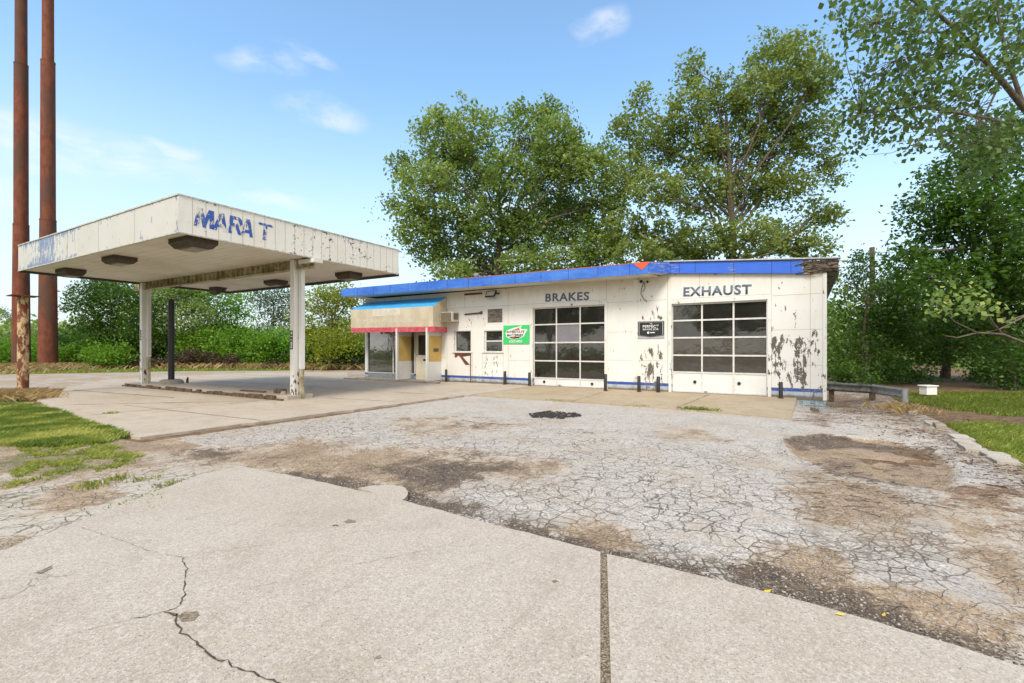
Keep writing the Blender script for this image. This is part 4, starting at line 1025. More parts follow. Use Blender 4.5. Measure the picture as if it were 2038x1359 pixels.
def bluepeel(nt):
    p = geo_co(nt); q = nt.noise(nt.mapv(p, (.5, 1, 3.5)), 5.0, 6, .7, .5)
    x = nt.add('ShaderNodeSeparateXYZ', {0: p}).outputs[0]
    z1 = nt.m('MULTIPLY', nt.ss(x, -5.2, -4.6), nt.ss(x, -3.6, -4.1)); z2 = nt.m('MULTIPLY', nt.ss(x, -2.45, -2.2), nt.ss(x, -1.9, -2.15)); z3 = nt.ss(x, -.45, .15)
    k = nt.ss(nt.m('ADD', q, nt.m('ADD', nt.m('MULTIPLY', z1, .12), nt.m('ADD', nt.m('MULTIPLY', z2, .14), nt.m('MULTIPLY', z3, .14)))), .66, .68)
    c = nt.mix(nt.noise(p, 2.0, 4), (.022, .11, .60), (.035, .15, .66))
    c = nt.mix(k, c, nt.mix(nt.noise(p, 22.0, 3), (.06, .055, .05), (.5, .5, .5)))
    return principled(nt, c, .42, normal=nt.bump(nt.m('SUBTRACT', q, k), .4, .02))
M_bluep = material('flaking_blue_board', bluepeel)
mb = fascia_piece('', (-4.768, 16.9), (-4.2, 17.84), 4.70, 4.28, 4.78, 4.37, None); mb.build('roof_edge', M_bluep, st)
mb = fascia_piece('', (-4.2, 17.84), (-.05, 17.84), 4.78, 4.37, 4.43, 4.02, None); mb.build('roof_edge', M_bluep, st)
mb = MB()
for k in range(1, 14): x = -21.3 + k * 1.22; zt_ = 4.83 - (x + 21.3) / 16.53 * .13; mb.box(x - .006, x + .006, 16.894, 16.9, zt_ - .41, zt_ - .002)
for x in (-3.9, -3.35, -2.1, -.95, -.4): zt_ = 4.78 - (x + 4.2) * .0843; mb.box(x - .006, x + .006, 17.834, 17.84, zt_ - .41, zt_ - .002)
mb.build('roof_edge_joint', simple('deep_blue_joint', (.01, .03, .16), .7), st)
mb = MB(); mb.box(-13.0, -4.9, 16.893, 16.9, 4.735, 4.762); 
mb.add([(-13, 16.892, 4.745), (-4.9, 16.892, 4.68), (-4.9, 16.892, 4.70), (-13, 16.892, 4.765)], [(0, 1, 2, 3)])
mb = MB().add([(-13, 16.892, 4.748), (-4.77, 16.892, 4.684), (-4.77, 16.892, 4.702), (-13, 16.892, 4.766), (-13, 16.94, 4.766), (-4.77, 16.94, 4.702)], [(0, 1, 2, 3), (3, 2, 5, 4)])
mb.build('red_trim', simple('faded_red_trim', (.62, .16, .12), .6), st)
mb = MB()   # red triangle emblem on the blue edge
mb.add([(-5.32, 16.887, 4.70), (-4.98, 16.887, 4.42), (-4.70, 16.887, 4.695)], [(0, 1, 2)]); e = mb.build('emblem', M_red, st)
sm = e.modifiers.new('s', 'SOLIDIFY'); sm.thickness = .006
mb = MB()
mb.add([(-21.3, 16.95, 4.425), (-4.77, 16.95, 4.29), (-4.6, WY, 4.29), (-21.3, WY, 4.425)], [(0, 3, 2, 1)]); mb.add([(-21.28, 16.95, 4.43), (-21.28, WY + 8, 4.43), (-20.6, WY + 8, 4.43), (-20.6, 16.95, 4.43)], [(0, 1, 2, 3)])
mb.add([(-4.77, 16.93, 4.285), (-4.25, 17.86, 4.38), (-5.0, WY, 4.30)], [(0, 2, 1)])
mb.build('soffit', M_soffit, st)
# left side roof edge
mb = MB().box(-21.35, -21.3, 16.9, 27.2, 4.42, 4.83); mb.build('roof_edge', M_blue, st)
# metal flashing over the right bay
mb = MB().add([(-4.45, 17.78, 4.805), (.93, 17.78, 4.40), (.93, 17.78, 4.44), (-4.45, 17.78, 4.845), (-4.45, 18.1, 4.805), (.93, 18.1, 4.40), (.93, 18.1, 4.44), (-4.45, 18.1, 4.845)], [(0, 1, 2, 3), (3, 2, 6, 7), (1, 5, 6, 2), (0, 4, 5, 1), (0, 3, 7, 4)])
mb.build('flashing', M_flash, st)
# rotten corner of the eave
mb = MB(); r_ = random.Random(12)
for k in range(46):
    x = -.12 + r_.random() * .98; z = 4.40 - (x + .1) * .06 - .04 - r_.random() * (.38 if x < .35 else .22); L = .10 + r_.random() * .32; h_ = .015 + r_.random() * .05
    M = Matrix.Translation((x, 17.80 + r_.random() * .12, z)) @ Matrix.Rotation(r_.gauss(0, .22), 4, 'Y') @ Matrix.Rotation(r_.gauss(0, .35), 4, 'X') @ Matrix.Rotation(r_.gauss(0, .2), 4, 'Z')
    n = 6; pr = [(-L / 2 + L * i / n, -h_ / 2 * (.4 + r_.random())) for i in range(n + 1)] + [(L / 2 - L * i / n, h_ / 2 * (.4 + r_.random())) for i in range(n + 1)]
    f_ = [M @ Vector((p[0], -.008, p[1])) for p in pr]; bk = [M @ Vector((p[0], .008, p[1])) for p in pr]; m_ = len(pr)
    mb.add(f_ + bk, [tuple(range(m_)), tuple(range(2 * m_ - 1, m_ - 1, -1))] + [(i, m_ + i, m_ + (i + 1) % m_, (i + 1) % m_) for i in range(m_)])
mb.box(-.04, .86, 17.9, 17.94, 4.03, 4.40); mb.box(.60, .88, 17.95, 27.1, 4.08, 4.36)
for k in range(9): y = 18.1 + k * .8; mb.box(.58, .9, y, y + .1, 3.95 + r_.random() * .08, 4.1)
mb.build('rotten_eave', M_rot, st)
# corner boards, panel joints
mb = MB()
for X0, z0, z1 in ((-11.33, 2.7, 4.3), (-11.33, .33, 1.78), (-6.72, 0, 4.3), (-5.62, 0, 4.3), (-5.47, .0, 4.28), (-4.34, 0, 4.42), (-3.23, 3.42, 4.33), (-2.1, 3.42, 4.24), (-.97, 0, 4.15), (.13, 0, 4.06), (.47, 0, 4.0), (-14.85, 0, 2.3), (-13.32, .0, 1.4), (-12.75, 0, 1.4), (-11.6, 0, 2.0), (-13.77, 3.55, 4.28)):
    mb.box(X0 - .0045, X0 + .0045, WY - .003, WY, z0, z1)
for x0, x1, z in ((-14.8, -12.5, 3.56), (-12.4, -10.2, 3.545), (-6.7, -5.65, 2.25), (-6.7, -5.65, 1.15), (-5.45, -4.35, 3.42), (-5.45, -4.35, 1.15), (-.95, .45, 3.36), (-.95, .45, 2.22), (-.95, .45, 1.07), (-4.2, -1.0, 3.42), (-10.3, -6.75, 3.545), (-12.75, -11.6, .95), (-15.2, -14.85, 1.15), (-11.3, -10.2, 1.08), (-6.7, -5.65, 3.42)):
    mb.box(x0, x1, WY - .003, WY, z - .0035, z + .0035)
mb.build('panel_joint', simple('joint_grey', (.27, .24, .20), .95, 0, .5, 9), st)
mb = MB()
for X0, w_, z1 in ((-10.17, .10, 3.46), (-6.74, .07, 3.46), (-4.30, .10, 3.38), (-1.07, .10, 3.38)): mb.box(X0, X0 + w_, WY - .025, WY - .001, 0, z1)
mb.box(-10.07, -6.74, WY - .025, WY - .001, 3.37, 3.46); mb.box(-4.2, -1.07, WY - .025, WY - .001, 3.25, 3.38); mb.box(.47, .575, WY - .02, WY - .001, -.04, 4.0); mb.box(-5.62, -5.46, WY - .018, WY - .001, .35, 4.25)
gbx = mb; tr = gbx.build('door_trim', M_white, st)
tr.data.attributes.new('peel', 'FLOAT', 'POINT'); tr.data.attributes['peel'].data.foreach_set('value', np.full(len(tr.data.vertices), .42, np.float32))
mb = MB().add([(-14.35, WY - .012, 1.40), (-13.42, WY - .012, 1.42), (-13.42, WY - .012, 1.28), (-13.9, WY - .012, 1.22), (-13.62, WY - .014, .98), (-13.42, WY - .012, .80), (-13.5, WY - .014, .84), (-13.72, WY - .016, .83), (-13.86, WY - .014, .98), (-14.02, WY - .014, 1.18), (-14.15, WY - .014, 1.28), (-14.3, WY - .014, 1.17), (-14.38, WY - .012, 1.20)], [(0, 12, 11, 10, 9, 8, 7, 6, 5, 4, 3, 2, 1)])
mb.box(-13.44, -13.395, WY - .02, WY - .004, .0, 1.43); mb.box(-14.42, -13.42, WY - .03, WY - .004, 1.36, 1.44); mb.build('torn_rusty_sheet', M_rustd, st)
# letters
text_mesh('BRAKES', 'lettering', M_navy, 2.0, .35, frame_m((-9.45, WY - .006, 3.60), (1, 0, -.018), (0.02, 0, 1)), st, bold=.028, extrude=.012, spacing=1.12)
text_mesh('EXHAUST', 'lettering', M_navy, 2.22, .34, frame_m((-3.78, WY - .006, 3.50), (1, 0, -.022), (0.02, 0, 1)), st, bold=.028, extrude=.012, spacing=1.12)
# garage doors
def garage_door(name, x0, x1, z1, rows, label, glass, knobs):
    d = MB(); y = WY + .10
    zz = [r for r in rows]; nx = 3; cw = (x1 - x0) / 3
    # bottom panel
    d.box(x0, x1, y, y + .04, 0.01, rows[-1] - .02)
    o = d.build(name, M_plate, st); tag(o, label)
    fr = MB(); f = .028
    for k in range(4):
        xx = x0 + cw * k; fr.box(max(xx - f, x0), min(xx + f, x1), y - .018, y - .002, .012, z1)
    for z in rows + [z1 - .03]: 
        for k in range(3): fr.box(x0 + cw * k + f, x0 + cw * (k + 1) - f, y - .02, y - .001, z - .028, z + .028)
    for k in range(3): fr.box(x0 + cw * k + f, x0 + cw * (k + 1) - f, y - .02, y - .001, .012, .06)
    fr.build('frame', M_alum, o)
    lv = [z1 - .05] + rows
    for i in range(4):
        for k in range(3):
            m_ = glass(i, k)
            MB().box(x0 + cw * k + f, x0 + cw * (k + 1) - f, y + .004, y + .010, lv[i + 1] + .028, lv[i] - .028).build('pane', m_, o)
    for kx, kz in knobs:
        kb = MB(); kb.tube([(kx, y - .001, kz), (kx, y - .035, kz)], .055, 14); kb.build('lock', M_black, o)
    MB().box((x0 + x1) / 2 - .45, (x0 + x1) / 2 - .33, y - .045, y - .018, .05, .08).build('handle', M_galv, o)
garage_door('garage_door', -10.05, -6.8, 3.37, [2.635, 1.86, 1.08, .34], 'left garage door of twelve dark panes under the BRAKES lettering', lambda i, k: M_frost if (i, k) == (1, 1) else M_glass, [(-9.55, .18), (-7.36, .17)])
garage_door('garage_door', -4.19, -1.09, 3.25, [2.63, 2.0, 1.36, .74], 'right garage door with deep white bottom panel under the EXHAUST lettering', lambda i, k: M_glass if i < 2 else M_glass2, [(-3.40, .40), (-1.95, .40)])
# dim things inside the left bay
mb = MB(); mb.box(-9.9, -8.9, 19.2, 20.2, .3, 1.5); mb.tube([(-9.7, 19.0, 1.45), (-9.1, 19.0, 1.7), (-8.6, 19.3, 1.5)], .12, 8); mb.tube([(-8.3, 20, 1.3), (-7.6, 20, 2.0), (-6.95, 20, 1.4)], .25, 10); mb.box(-9.9, -6.9, 19.6, 21, .1, .95)
tag(mb.build('dust_sheet', M_sheet, None, bevel=.03), 'grey sheeted clutter standing behind the left garage door glass', 'clutter')
tag(MB().tube([(-8.72, 18.9, .01), (-8.72, 18.9, 1.35), (-8.72, 18.9, 1.68), (-8.72, 18.9, 1.74)], [.15, .15, .13, .06], 12).build('plastic_drum', M_orange, None), 'orange plastic drum seen through the left garage door', 'drum')
# windows
def window(x0, x1, z0, z1, label, sash=None):
    fr = MB(); y = WY + .07; f = .035
    fr.box(x0, x0 + .09, y, y + .05, z0, z1); fr.box(x1 - f, x1, y, y + .05, z0, z1); fr.box(x0 + .09, x1 - f, y, y + .05, z1 - f, z1); fr.box(x0 + .09, x1 - f, y, y + .05, z0, z0 + f)
    o = fr.build('window', M_alum, st); tag(o, label)
    MB().box(x0 + .09, x1 - f, y + .02, y + .026, z0 + f, z1 - f).build('pane', M_glass, o)
    MB().box(x0 - .08, x1 + .08, WY - .04, WY - .001, z0 - .05, z0).build('sill', M_alum, o)
    if sash: MB().box(x0 + .1, x1 - f, y - .012, y - .001, sash - .03, sash + .03).build('sash', M_alum, o)
window(-14.43, -13.42, 1.45, 2.45, 'left small window over the torn rusty sheet'); window(-12.66, -11.65, 1.455, 2.43, 'right small window with a pale sash bar', 1.95)
def louvm(nt):
    p = geo_co(nt); n = nt.noise(nt.mapv(p, (1, 1, 3), rot=(0, .3, 0)), 5.0, 6, .7, 1.5)
    return principled(nt, nt.mix(nt.ss(n, .4, .6), (.07, .06, .05), (.19, .165, .14)), .8, normal=nt.bump(n, .5, .02))
M_louv = material('weathered_board', louvm)
mb = MB().box(-12.44, -11.64, WY - .012, WY - .001, 2.80, 3.41); mb.build('boarded_opening', M_louv, st)
mb = MB().box(-13.78, -12.75, WY - .02, WY - .001, 4.13, 4.215); mb.build('rusty_bracket', M_rust, st)
mb = MB(); mb.tube([(-13.75, WY - .03, 3.23), (-12.85, WY - .03, 3.26)], .035, 8); mb.tube([(-12.85, WY - .03, 3.26), (-12.74, WY - .03, 3.29)], .06, 8); mb.build('rusty_bracket', M_rustd, st)
# shop front: glazing behind the awning
mb = MB(); y = WY + .02
mb.box(-20.4, -17.0, WY - .06, WY - .002, .02, .30); mb.build('sill_panel', M_grey, st)
wf = MB().box(-20.52, -20.38, WY - .08, WY + .05, .29, 2.62); wf.box(-17.72, -17.65, WY - .05, WY + .05, .32, 2.6); wf.box(-18.52, -18.46, WY - .03, WY + .05, .32, 2.6); wf.box(-20.38, -17.0, WY - .04, WY + .04, .28, .33)
wo_ = wf.build('shop_window', M_alum, st)
MB().box(-20.38, -18.52, WY + .0, WY + .006, .33, 2.62).build('pane', M_glass3, wo_); MB().box(-18.46, -17.0, WY + .0, WY + .006, .33, 2.62).build('pane', M_glass3, wo_)
dd = MB().box(-16.93, -15.78, WY + .03, WY + .07, .02, 2.4).build('door', M_doorp, st); tag(dd, 'cream door with dark upper pane and mail slot')
MB().box(-16.75, -15.95, WY + .018, WY + .028, 1.28, 2.28).build('pane', simple('dark_door_glass', (.03, .035, .035), .15, 0, .3), dd)
MB().box(-16.42, -16.1, WY + .012, WY + .029, .98, 1.08).build('mail_slot', M_black, dd)
MB().tube([(-16.85, WY + .03, 1.3), (-16.85, WY - .02, 1.3)], .03, 8).build('handle', M_galv, dd)
def wing(X, label, plate):
    Y0 = 16.95
    o = MB().box(X - .03, X + .03, Y0 + .06, WY - .002, .06, .98).build('wing_wall', M_plate, st); MB().box(X - .03, X + .03, Y0 + .06, WY - .002, 2.22, 2.62).build('header', M_plate, o)
    MB().box(X - .02, X + .035, Y0 + .08, WY - .03, .98, 2.22).build('board', M_yellow, o)
    MB().box(X - .05, X + .05, Y0 - .05, Y0 + .058, -.01, 2.6).build('corner_post', M_white, o)
    if plate: MB().box(X + .036, X + .042, Y0 + .4, Y0 + .78, 1.45, 1.62).build('vent', M_wood, o)
wing(-17.22, 'left', False); wing(-15.24, 'right', True)
# awning
AX0, AX1, AY = -20.6, -14.86, 16.93
mb = MB().add([(AX0, AY, 3.66), (AX1, AY, 3.60), (AX1, WY - .01, 4.12), (AX0, WY - .01, 4.14)], [(0, 1, 2, 3)]); aw = mb.build('awning', M_awnblue, st); tag(aw, 'box awning with bright blue slope, beige front and red valance')
mb = MB().add([(AX0, AY, 2.69), (AX1, AY, 2.63), (AX1, AY, 3.60), (AX0, AY, 3.66), (AX1, WY - .01, 2.63), (AX1, WY - .01, 4.12), (AX0, WY - .01, 2.69), (AX0, WY - .01, 4.14)], [(0, 1, 2, 3), (1, 4, 5, 2), (6, 0, 3, 7)])
mb.build('front_panel', M_awnface, aw)
mb = MB(); n = 40
P = [(AX0 + (AX1 - AX0) * i / n, AY - .004 - .018 * abs(math.sin(i * 1.3)), 0) for i in range(n + 1)] + [(AX1 + .004 + .02 * abs(math.sin(i * 2)), AY + (WY - AY) * i / 8, 0) for i in range(1, 9)]
V = []
for i, p in enumerate(P): zt_ = 2.69 - .06 * min(1, i / n); V += [(p[0], p[1], zt_ - .235 - .012 * math.sin(i * 1.9)), (p[0], p[1], zt_ + .01)]
mb.add(V, [(2 * i, 2 * i + 2, 2 * i + 3, 2 * i + 1) for i in range(len(P) - 1)], 0, True); mb.build('valance', M_awnred, aw)
MB().box(-18.95, -17.0, AY - .006, AY - .002, 3.26, 3.60).build('faded_patch', M_ghost, aw)
M_ghost3 = simple('patched_letter_mark', (.56, .50, .39), .6, 0, .05, 9, .05)
M_ghost2 = simple('faded_letter_mark', (.545, .47, .35), .6, 0, .15, 9, .05)
text_mesh('TAILER', 'lettering', M_ghost3, 1.7, .22, frame_m((-18.85, AY - .008, 3.33), (1, 0, -.01), (0, 0, 1)), aw, bold=0, extrude=0)
text_mesh('TOM ANN MARATHON', 'lettering', M_ghost, 3.9, .20, frame_m((-20.1, AY - .005, 2.93), (1, 0, -.01), (0, 0, 1)), aw, bold=0, extrude=0)
mb = MB(); mb.quad((AX0, AY + .01, 2.62), (AX0, WY - .01, 2.62), (AX1, WY - .01, 2.60), (AX1, AY + .01, 2.60)); mb.build('underside', simple('awning_underside', (.35, .3, .25), .8), aw)
# hanging cables where a lamp was
mb = MB(); mb.tube([(-5.33, WY - .02, 4.22), (-5.2, WY - .05, 4.12), (-5.28, WY - .05, 3.95), (-5.33, WY - .05, 3.7), (-5.22, WY - .05, 3.5), (-5.1, WY - .05, 3.38)], .012, 6); mb.tube([(-5.2, WY - .05, 4.12), (-5.16, WY - .05, 3.9), (-5.27, WY - .05, 3.75)], .01, 6)
mb.tube([(-5.33, WY - .01, 4.15), (-5.33, WY - .07, 4.15)], .05, 10); mb.tube([(-5.08, WY - .01, 4.13), (-5.08, WY - .06, 4.13)], .045, 10); mb.build('hanging_cable', M_black, st)
# ------------------------------------------------------------------ things fixed to the wall
t = empty('air_conditioner', (-14.4, WY, 2.9), 'beige window air conditioner sticking out of the wall beside the awning', 'air conditioner')
MB().box(-14.82, -14.1, WY - .55, WY + .05, 2.88, 3.34).build('casing', M_accase, t, bevel=.02)
mb = MB()
for k in range(9): mb.box(-14.78, -14.14, WY - .57, WY - .552, 2.92 + k * .046, 2.92 + k * .046 + .026)
mb.build('grille', M_acgrille, t)
mb = MB()
for k in range(5): mb.box(-14.098, -14.088, WY - .42 + k * .07, WY - .39 + k * .07, 2.98, 3.28)
mb.build('side_vent', M_black, t)
t = empty('floodlight', (-12.1, WY, 4.05), 'black framed floodlight tilted down high on the wall above the small windows', 'floodlight')
M = Matrix.Translation((-12.12, WY - .22, 4.08)) @ Matrix.Rotation(R(-32), 4, 'X')
MB().box(-.26, .26, -.035, .035, -.16, .16, 0, M).build('housing', M_black, t, bevel=.01); MB().box(-.215, .215, -.044, -.036, -.12, .12, 0, M).build('lens', simple('lamp_glass', (.55, .56, .55), .25), t)
MB().tube([(-11.86, WY - .2, 4.08), (-11.78, WY - .1, 4.1), (-11.82, WY, 4.12)], .03, 8).build('bracket', M_black, t)
# green sign
t = empty('battery_sign', (-10.9, WY, 1.8), 'green metal sign with black slanted lettering beside the left garage door', 'sign')
sx0, sx1, sz0, sz1 = -11.57, -10.22, 1.81, 2.64
MB().box(sx0, sx1, WY - .03, WY - .006, sz0, sz1).build('panel', M_green, t)
ys = WY - .032
def flat(pts, y, mat, name, parent, th=.003):
    f_ = [(p[0], y, p[1]) for p in pts]; b_ = [(p[0], y + th, p[1]) for p in pts]; n = len(pts)
    return MB().add(f_ + b_, [tuple(range(n)), tuple(range(2 * n - 1, n - 1, -1))] + [(i, (i + 1) % n, n + (i + 1) % n, n + i) for i in range(n)]).build(name, mat, parent)
def sp_(u, v): return (sx0 + (u - 60) / 1420 * (sx1 - sx0), sz1 - (v - 225) / 1000 * (sz1 - sz0))
flat([sp_(*q) for q in [(180, 660), (240, 500), (420, 430), (620, 370), (850, 330), (1080, 245), (1000, 380), (1060, 450), (1380, 460), (1270, 640), (1180, 830), (1000, 910), (700, 970), (520, 965), (230, 840), (215, 720)]][::-1], ys, M_signwhite, 'logo_outline', t)
flat([sp_(*q) for q in [(560, 500), (700, 440), (850, 390), (960, 320), (930, 400), (1000, 480)]][::-1], ys - .004, M_signred, 'logo_mark', t)
flat([sp_(*q) for q in [(350, 845), (1090, 835), (900, 915), (650, 950), (530, 930)]][::-1], ys - .004, M_signblack, 'logo_mark', t)
flat([sp_(*q) for q in [(600, 840), (740, 800), (760, 850), (560, 950)]][::-1], ys - .0075, M_signred, 'logo_mark', t)
wx = (sx1 - sx0) / 1420; wz = (sz1 - sz0) / 1000
text_mesh('INTERSTATE', 'lettering', M_signblack, 1000 * wx, 125 * wz, frame_m((*sp_(235, 640)[:1], ys - .008, sp_(235, 640)[1]), (1, 0, 0), (0, 0, 1)), t, bold=.02, shear=.3, extrude=.003)
text_mesh('BATTERIES', 'lettering', M_signblack, 910 * wx, 120 * wz, frame_m((*sp_(255, 810)[:1], ys - .0095, sp_(255, 810)[1]), (1, 0, 0), (0, 0, 1)), t, bold=.02, shear=.3, extrude=.003)
text_mesh('SOLD HERE', 'lettering', M_signwhite, 720 * wx, 130 * wz, frame_m((*sp_(380, 1165)[:1], ys - .004, sp_(380, 1165)[1]), (1, 0, 0), (0, 0, 1)), t, bold=.022, shear=.15, extrude=.003)
# black sign
t = empty('brake_sign', (-4.95, WY, 2.0), 'black shield-shaped sign with white lettering on grey backing between the garage doors', 'sign')
bx0, bx1, bz0, bz1 = -5.45, -4.46, 1.985, 2.645
MB().box(bx0, bx1, WY - .022, WY - .006, bz0, bz1).build('backing', M_greyvinyl, t)
def shield(s, y, mat, nm):
    cx = (bx0 + bx1) / 2; w_ = (bx1 - bx0) / 2 * s; h0 = bz0 + .12 + (1 - s) * .2; h1 = bz1 - .02 - (1 - s) * .25; tip = bz0 + .04 + (1 - s) * .22
    flat([(cx - w_, h0), (cx - w_ * .9, h0 - .02), (cx, tip), (cx + w_ * .9, h0 - .02), (cx + w_, h0), (cx + w_, h1), (cx - w_, h1)], y, mat, nm, t)
shield(.99, WY - .026, M_blackvinyl, 'panel'); shield(.91, WY - .030, M_signwhite, 'border'); shield(.885, WY - .034, M_blackvinyl, 'panel')
text_mesh('THE', 'lettering', M_signwhite, .10, .045, frame_m((-5.0, WY - .037, 2.515), (1, 0, 0), (0, 0, 1)), t, bold=.01, extrude=.002)
text_mesh('PERFECT', 'lettering', M_signwhite, .60, .105, frame_m((-5.26, WY - .037, 2.385), (1, 0, 0), (0, 0, 1)), t, bold=.015, extrude=.002)
text_mesh('BRAKE JOB', 'lettering', M_signwhite, .58, .085, frame_m((-5.25, WY - .037, 2.275), (1, 0, 0), (0, 0, 1)), t, bold=.01, extrude=.002)
mb = MB().tube([(-5.05, WY - .036, 2.205), (-5.05, WY - .038, 2.205)], .042, 18); mb.box(-4.97, -4.80, WY - .038, WY - .036, 2.19, 2.222); mb.build('logo_mark', M_signwhite, t)

# ------------------------------------------------------------------ bollards
boll = [(888, 760, 735, 'black pipe bollard at the awning side, below the air conditioner'), (1008, 765, 738, 'black pipe bollard below the green sign, under its left edge'), (1054, 768, 741, 'black pipe bollard at the left jamb of the left garage door'), (1205, 778, 744, 'black pipe bollard at the right jamb of the left garage door'),
        (1272, 780, 748, 'black pipe bollard under the black sign, the left one of two'), (1310, 781, 749, 'black pipe bollard under the black sign, the right one of two'), (1554, 793, 760, 'black pipe bollard right of the right garage door, tallest in view')]
bo = None
for i, (u, v, vt, lab) in enumerate(boll):
    p = G(u, v); p.y = min(p.y, 17.72); d = -p.x * S_ + p.y * C_; h_ = (v - vt) / FPX * d
    if bo is None:
        bo = empty('bollard', (p.x, p.y, 0)); MB().tube([(p.x, p.y, -.1), (p.x, p.y, h_ - .02), (p.x, p.y, h_)], [.062, .062, .045], 14).build('pipe', M_black, bo)
        MB().tube([(p.x, p.y, .002), (p.x, p.y, .03)], .085, 12).build('base_ring', M_rustd, bo); h0_ = h_; o = bo
    else:
        o = copy_tree(bo); o.location = (p.x, p.y, 0); o.scale = (1, 1, h_ / h0_)
    o.rotation_euler = (0, [0, .01, -.015, .0, .02, -.01, .015][i], i * .7)
    tag(o, lab, 'bollard', 'black bollards along the station front')
# kerb in front of the shop
mb = MB(); r_ = random.Random(9); x = -20.6
while x < -14.4:
    L = .5 + r_.random() * .7; L = min(L, -14.2 - x); mb.box(x, x + L - .015, 16.45 - r_.random() * .03, 16.72, -.02, .07 + r_.random() * .03); x += L
tag(mb.build('kerb', M_kerb, None, bevel=.015), kind='structure')
slab('walkway', [(-20.8, 16.7), (-14.9, 16.7), (-14.9, 17.94), (-20.8, 17.94)][::1], .035, M_kerb, .06)

# ------------------------------------------------------------------ right side: guardrail, box, pole, wires
M_railold = simple('weathered_rail', (.16, .17, .16), .7, .3, .6, 6, .3, .4, (.05, .045, .04))
gr = empty('guardrail', (2.5, 18.2, -.2), 'bent steel guardrail with corrugated grey end post beside the drive', 'guardrail')
def zg(x, y): return float(ground_z(np.array([x]), np.array([y]))[0]) - .03
p1 = A(1797, 783, 14.2); p2 = A(1737, 774, 16.0); p3 = A(1655, 769, 16.9)
p3b = A(1560, 764, 18.0)
for a_, b_, mm in ((p1, p2, M_galv), (p2 + Vector((-.03, .05, .0)), p3b, M_railold)):
    prof = [(0, .155), (.03, .13), (.06, .10), (.03, .06), (0, .0), (.03, -.06), (.06, -.10), (.03, -.13), (0, -.155)]
    n_ = Vector((-(b_ - a_).y, (b_ - a_).x, 0)).normalized()
    V = [a_ + n_ * q[0] + Vector((0, 0, q[1])) for q in prof] + [b_ + n_ * q[0] + Vector((0, 0, q[1])) for q in prof]
    V += [v - n_ * .012 for v in V]
    k = len(prof); F_ = [(i, i + 1, k + i + 1, k + i) for i in range(k - 1)] + [(2 * k + i, 3 * k + i, 3 * k + i + 1, 2 * k + i + 1) for i in range(k - 1)] + [(0, k, 3 * k, 2 * k), (k - 1, 3 * k - 1, 4 * k - 1, 2 * k - 1)]
    MB().add(V, F_, 0, True).build('rail', mm, gr)
for q in (p2, p3): MB().box(q.x - .08, q.x + .08, q.y + .05, q.y + .2, zg(q.x, q.y) - .1, q.z + .12).build('post', M_wood, gr)
pp = A(1801, 803, FPX * 1.6 / (803 - CY) * 1.0); pz = zg(pp.x, pp.y); zz = [pz - .05 + k * .02 for k in range(30)]; pp.z = 0
MB().tube([(pp.x, pp.y, z) for z in zz], [.075 + .012 * (k % 2) for k in range(30)], 16).build('end_post', M_galv, gr)
b = G(1847, 786.5, -.05); d_ = FPX * 1.65 / (786 - CY)
t = empty('white_box', (b.x, b.y, -.05), 'small white plastic box with lid on the shaded lawn', 'box')
Mx = Matrix.Translation((b.x, b.y, -.05)) @ Matrix.Rotation(TH + .1, 4, 'Z')
MB().box(-.2, .2, -.15, .15, .02, .31, 0, Mx).build('body', M_whitebox, t, bevel=.015); MB().box(-.235, .235, -.18, .18, .312, .36, 0, Mx).build('lid', M_whitebox, t, bevel=.015)
for sx in (-.16, .16): MB().box(sx - .03, sx + .03, -.12, .12, -.01, .019, 0, Mx).build('foot', M_seam, t)
pb = A(1736, 755, 27.0); up = empty('utility_pole', (pb.x, pb.y, -.2), 'weathered wooden utility pole rising from the shrubs behind the station', 'utility pole')
ptop = zpix(492, 27.0)
MB().tube([(pb.x, pb.y, -.2), (pb.x, pb.y, ptop)], [.17, .12], 12).build('shaft', simple('pole_wood', (.16, .12, .09), .9, 0, .4, 8), up)
MB().tube([(pb.x - .12, pb.y, ptop - .3), (pb.x + .12, pb.y - .1, ptop - .3)], .04, 8).build('insulator', M_galv, up)
mb = MB(); a_ = Vector((.8, 18.3, 4.45)); c_ = Vector((pb.x, pb.y, ptop - .3)); far = A(2150, 415, 13)
def sag(a, b, s, n=14): return [a.lerp(b, i / n) + Vector((0, 0, -s * 4 * (i / n) * (1 - i / n))) for i in range(n + 1)]
tag(MB().tube(sag(a_, c_, .25), .014, 5).build('wire', M_black), 'thin wire running from the station roof to the utility pole', 'wire')
tag(MB().tube(sag(c_, far, .35), .014, 5).build('wire', M_black), 'long wire running from the utility pole into the trees on the right', 'wire')
# vent stub on the roof
p = A(948, 549, 24.5); tag(MB().tube([(p.x, p.y, 4.6), (p.x, p.y, 5.35)], .10, 10).tube([(p.x, p.y, 5.35), (p.x, p.y, 5.5)], .15, 10).build('vent_pipe', M_galv), 'small grey vent pipe on the station roof', 'vent pipe')
# concrete slabs along the right edge
r_ = random.Random(21)
for i, (u, v, sx, sy, rz, lab) in enumerate([(1818, 822, .55, .16, 1.35, 'long pale concrete block lying in the dirt past the guardrail'), (1868, 848, .5, .14, 1.5, 'pale kerb fragment at the corner of the grass'), (1850, 857, .35, .12, 1.3, 'small kerb fragment beside the longer one')]):
    p = G(u, v); M = Matrix.Translation((p.x, p.y, -.03)) @ Matrix.Rotation(rz, 4, 'Z')
    tag(MB().box(-sx / 2, sx / 2, -sy / 2, sy / 2, 0, .09, 0, M).build('concrete_block', M_kerb, None, bevel=.015), lab, 'block', 'loose concrete blocks on the right')

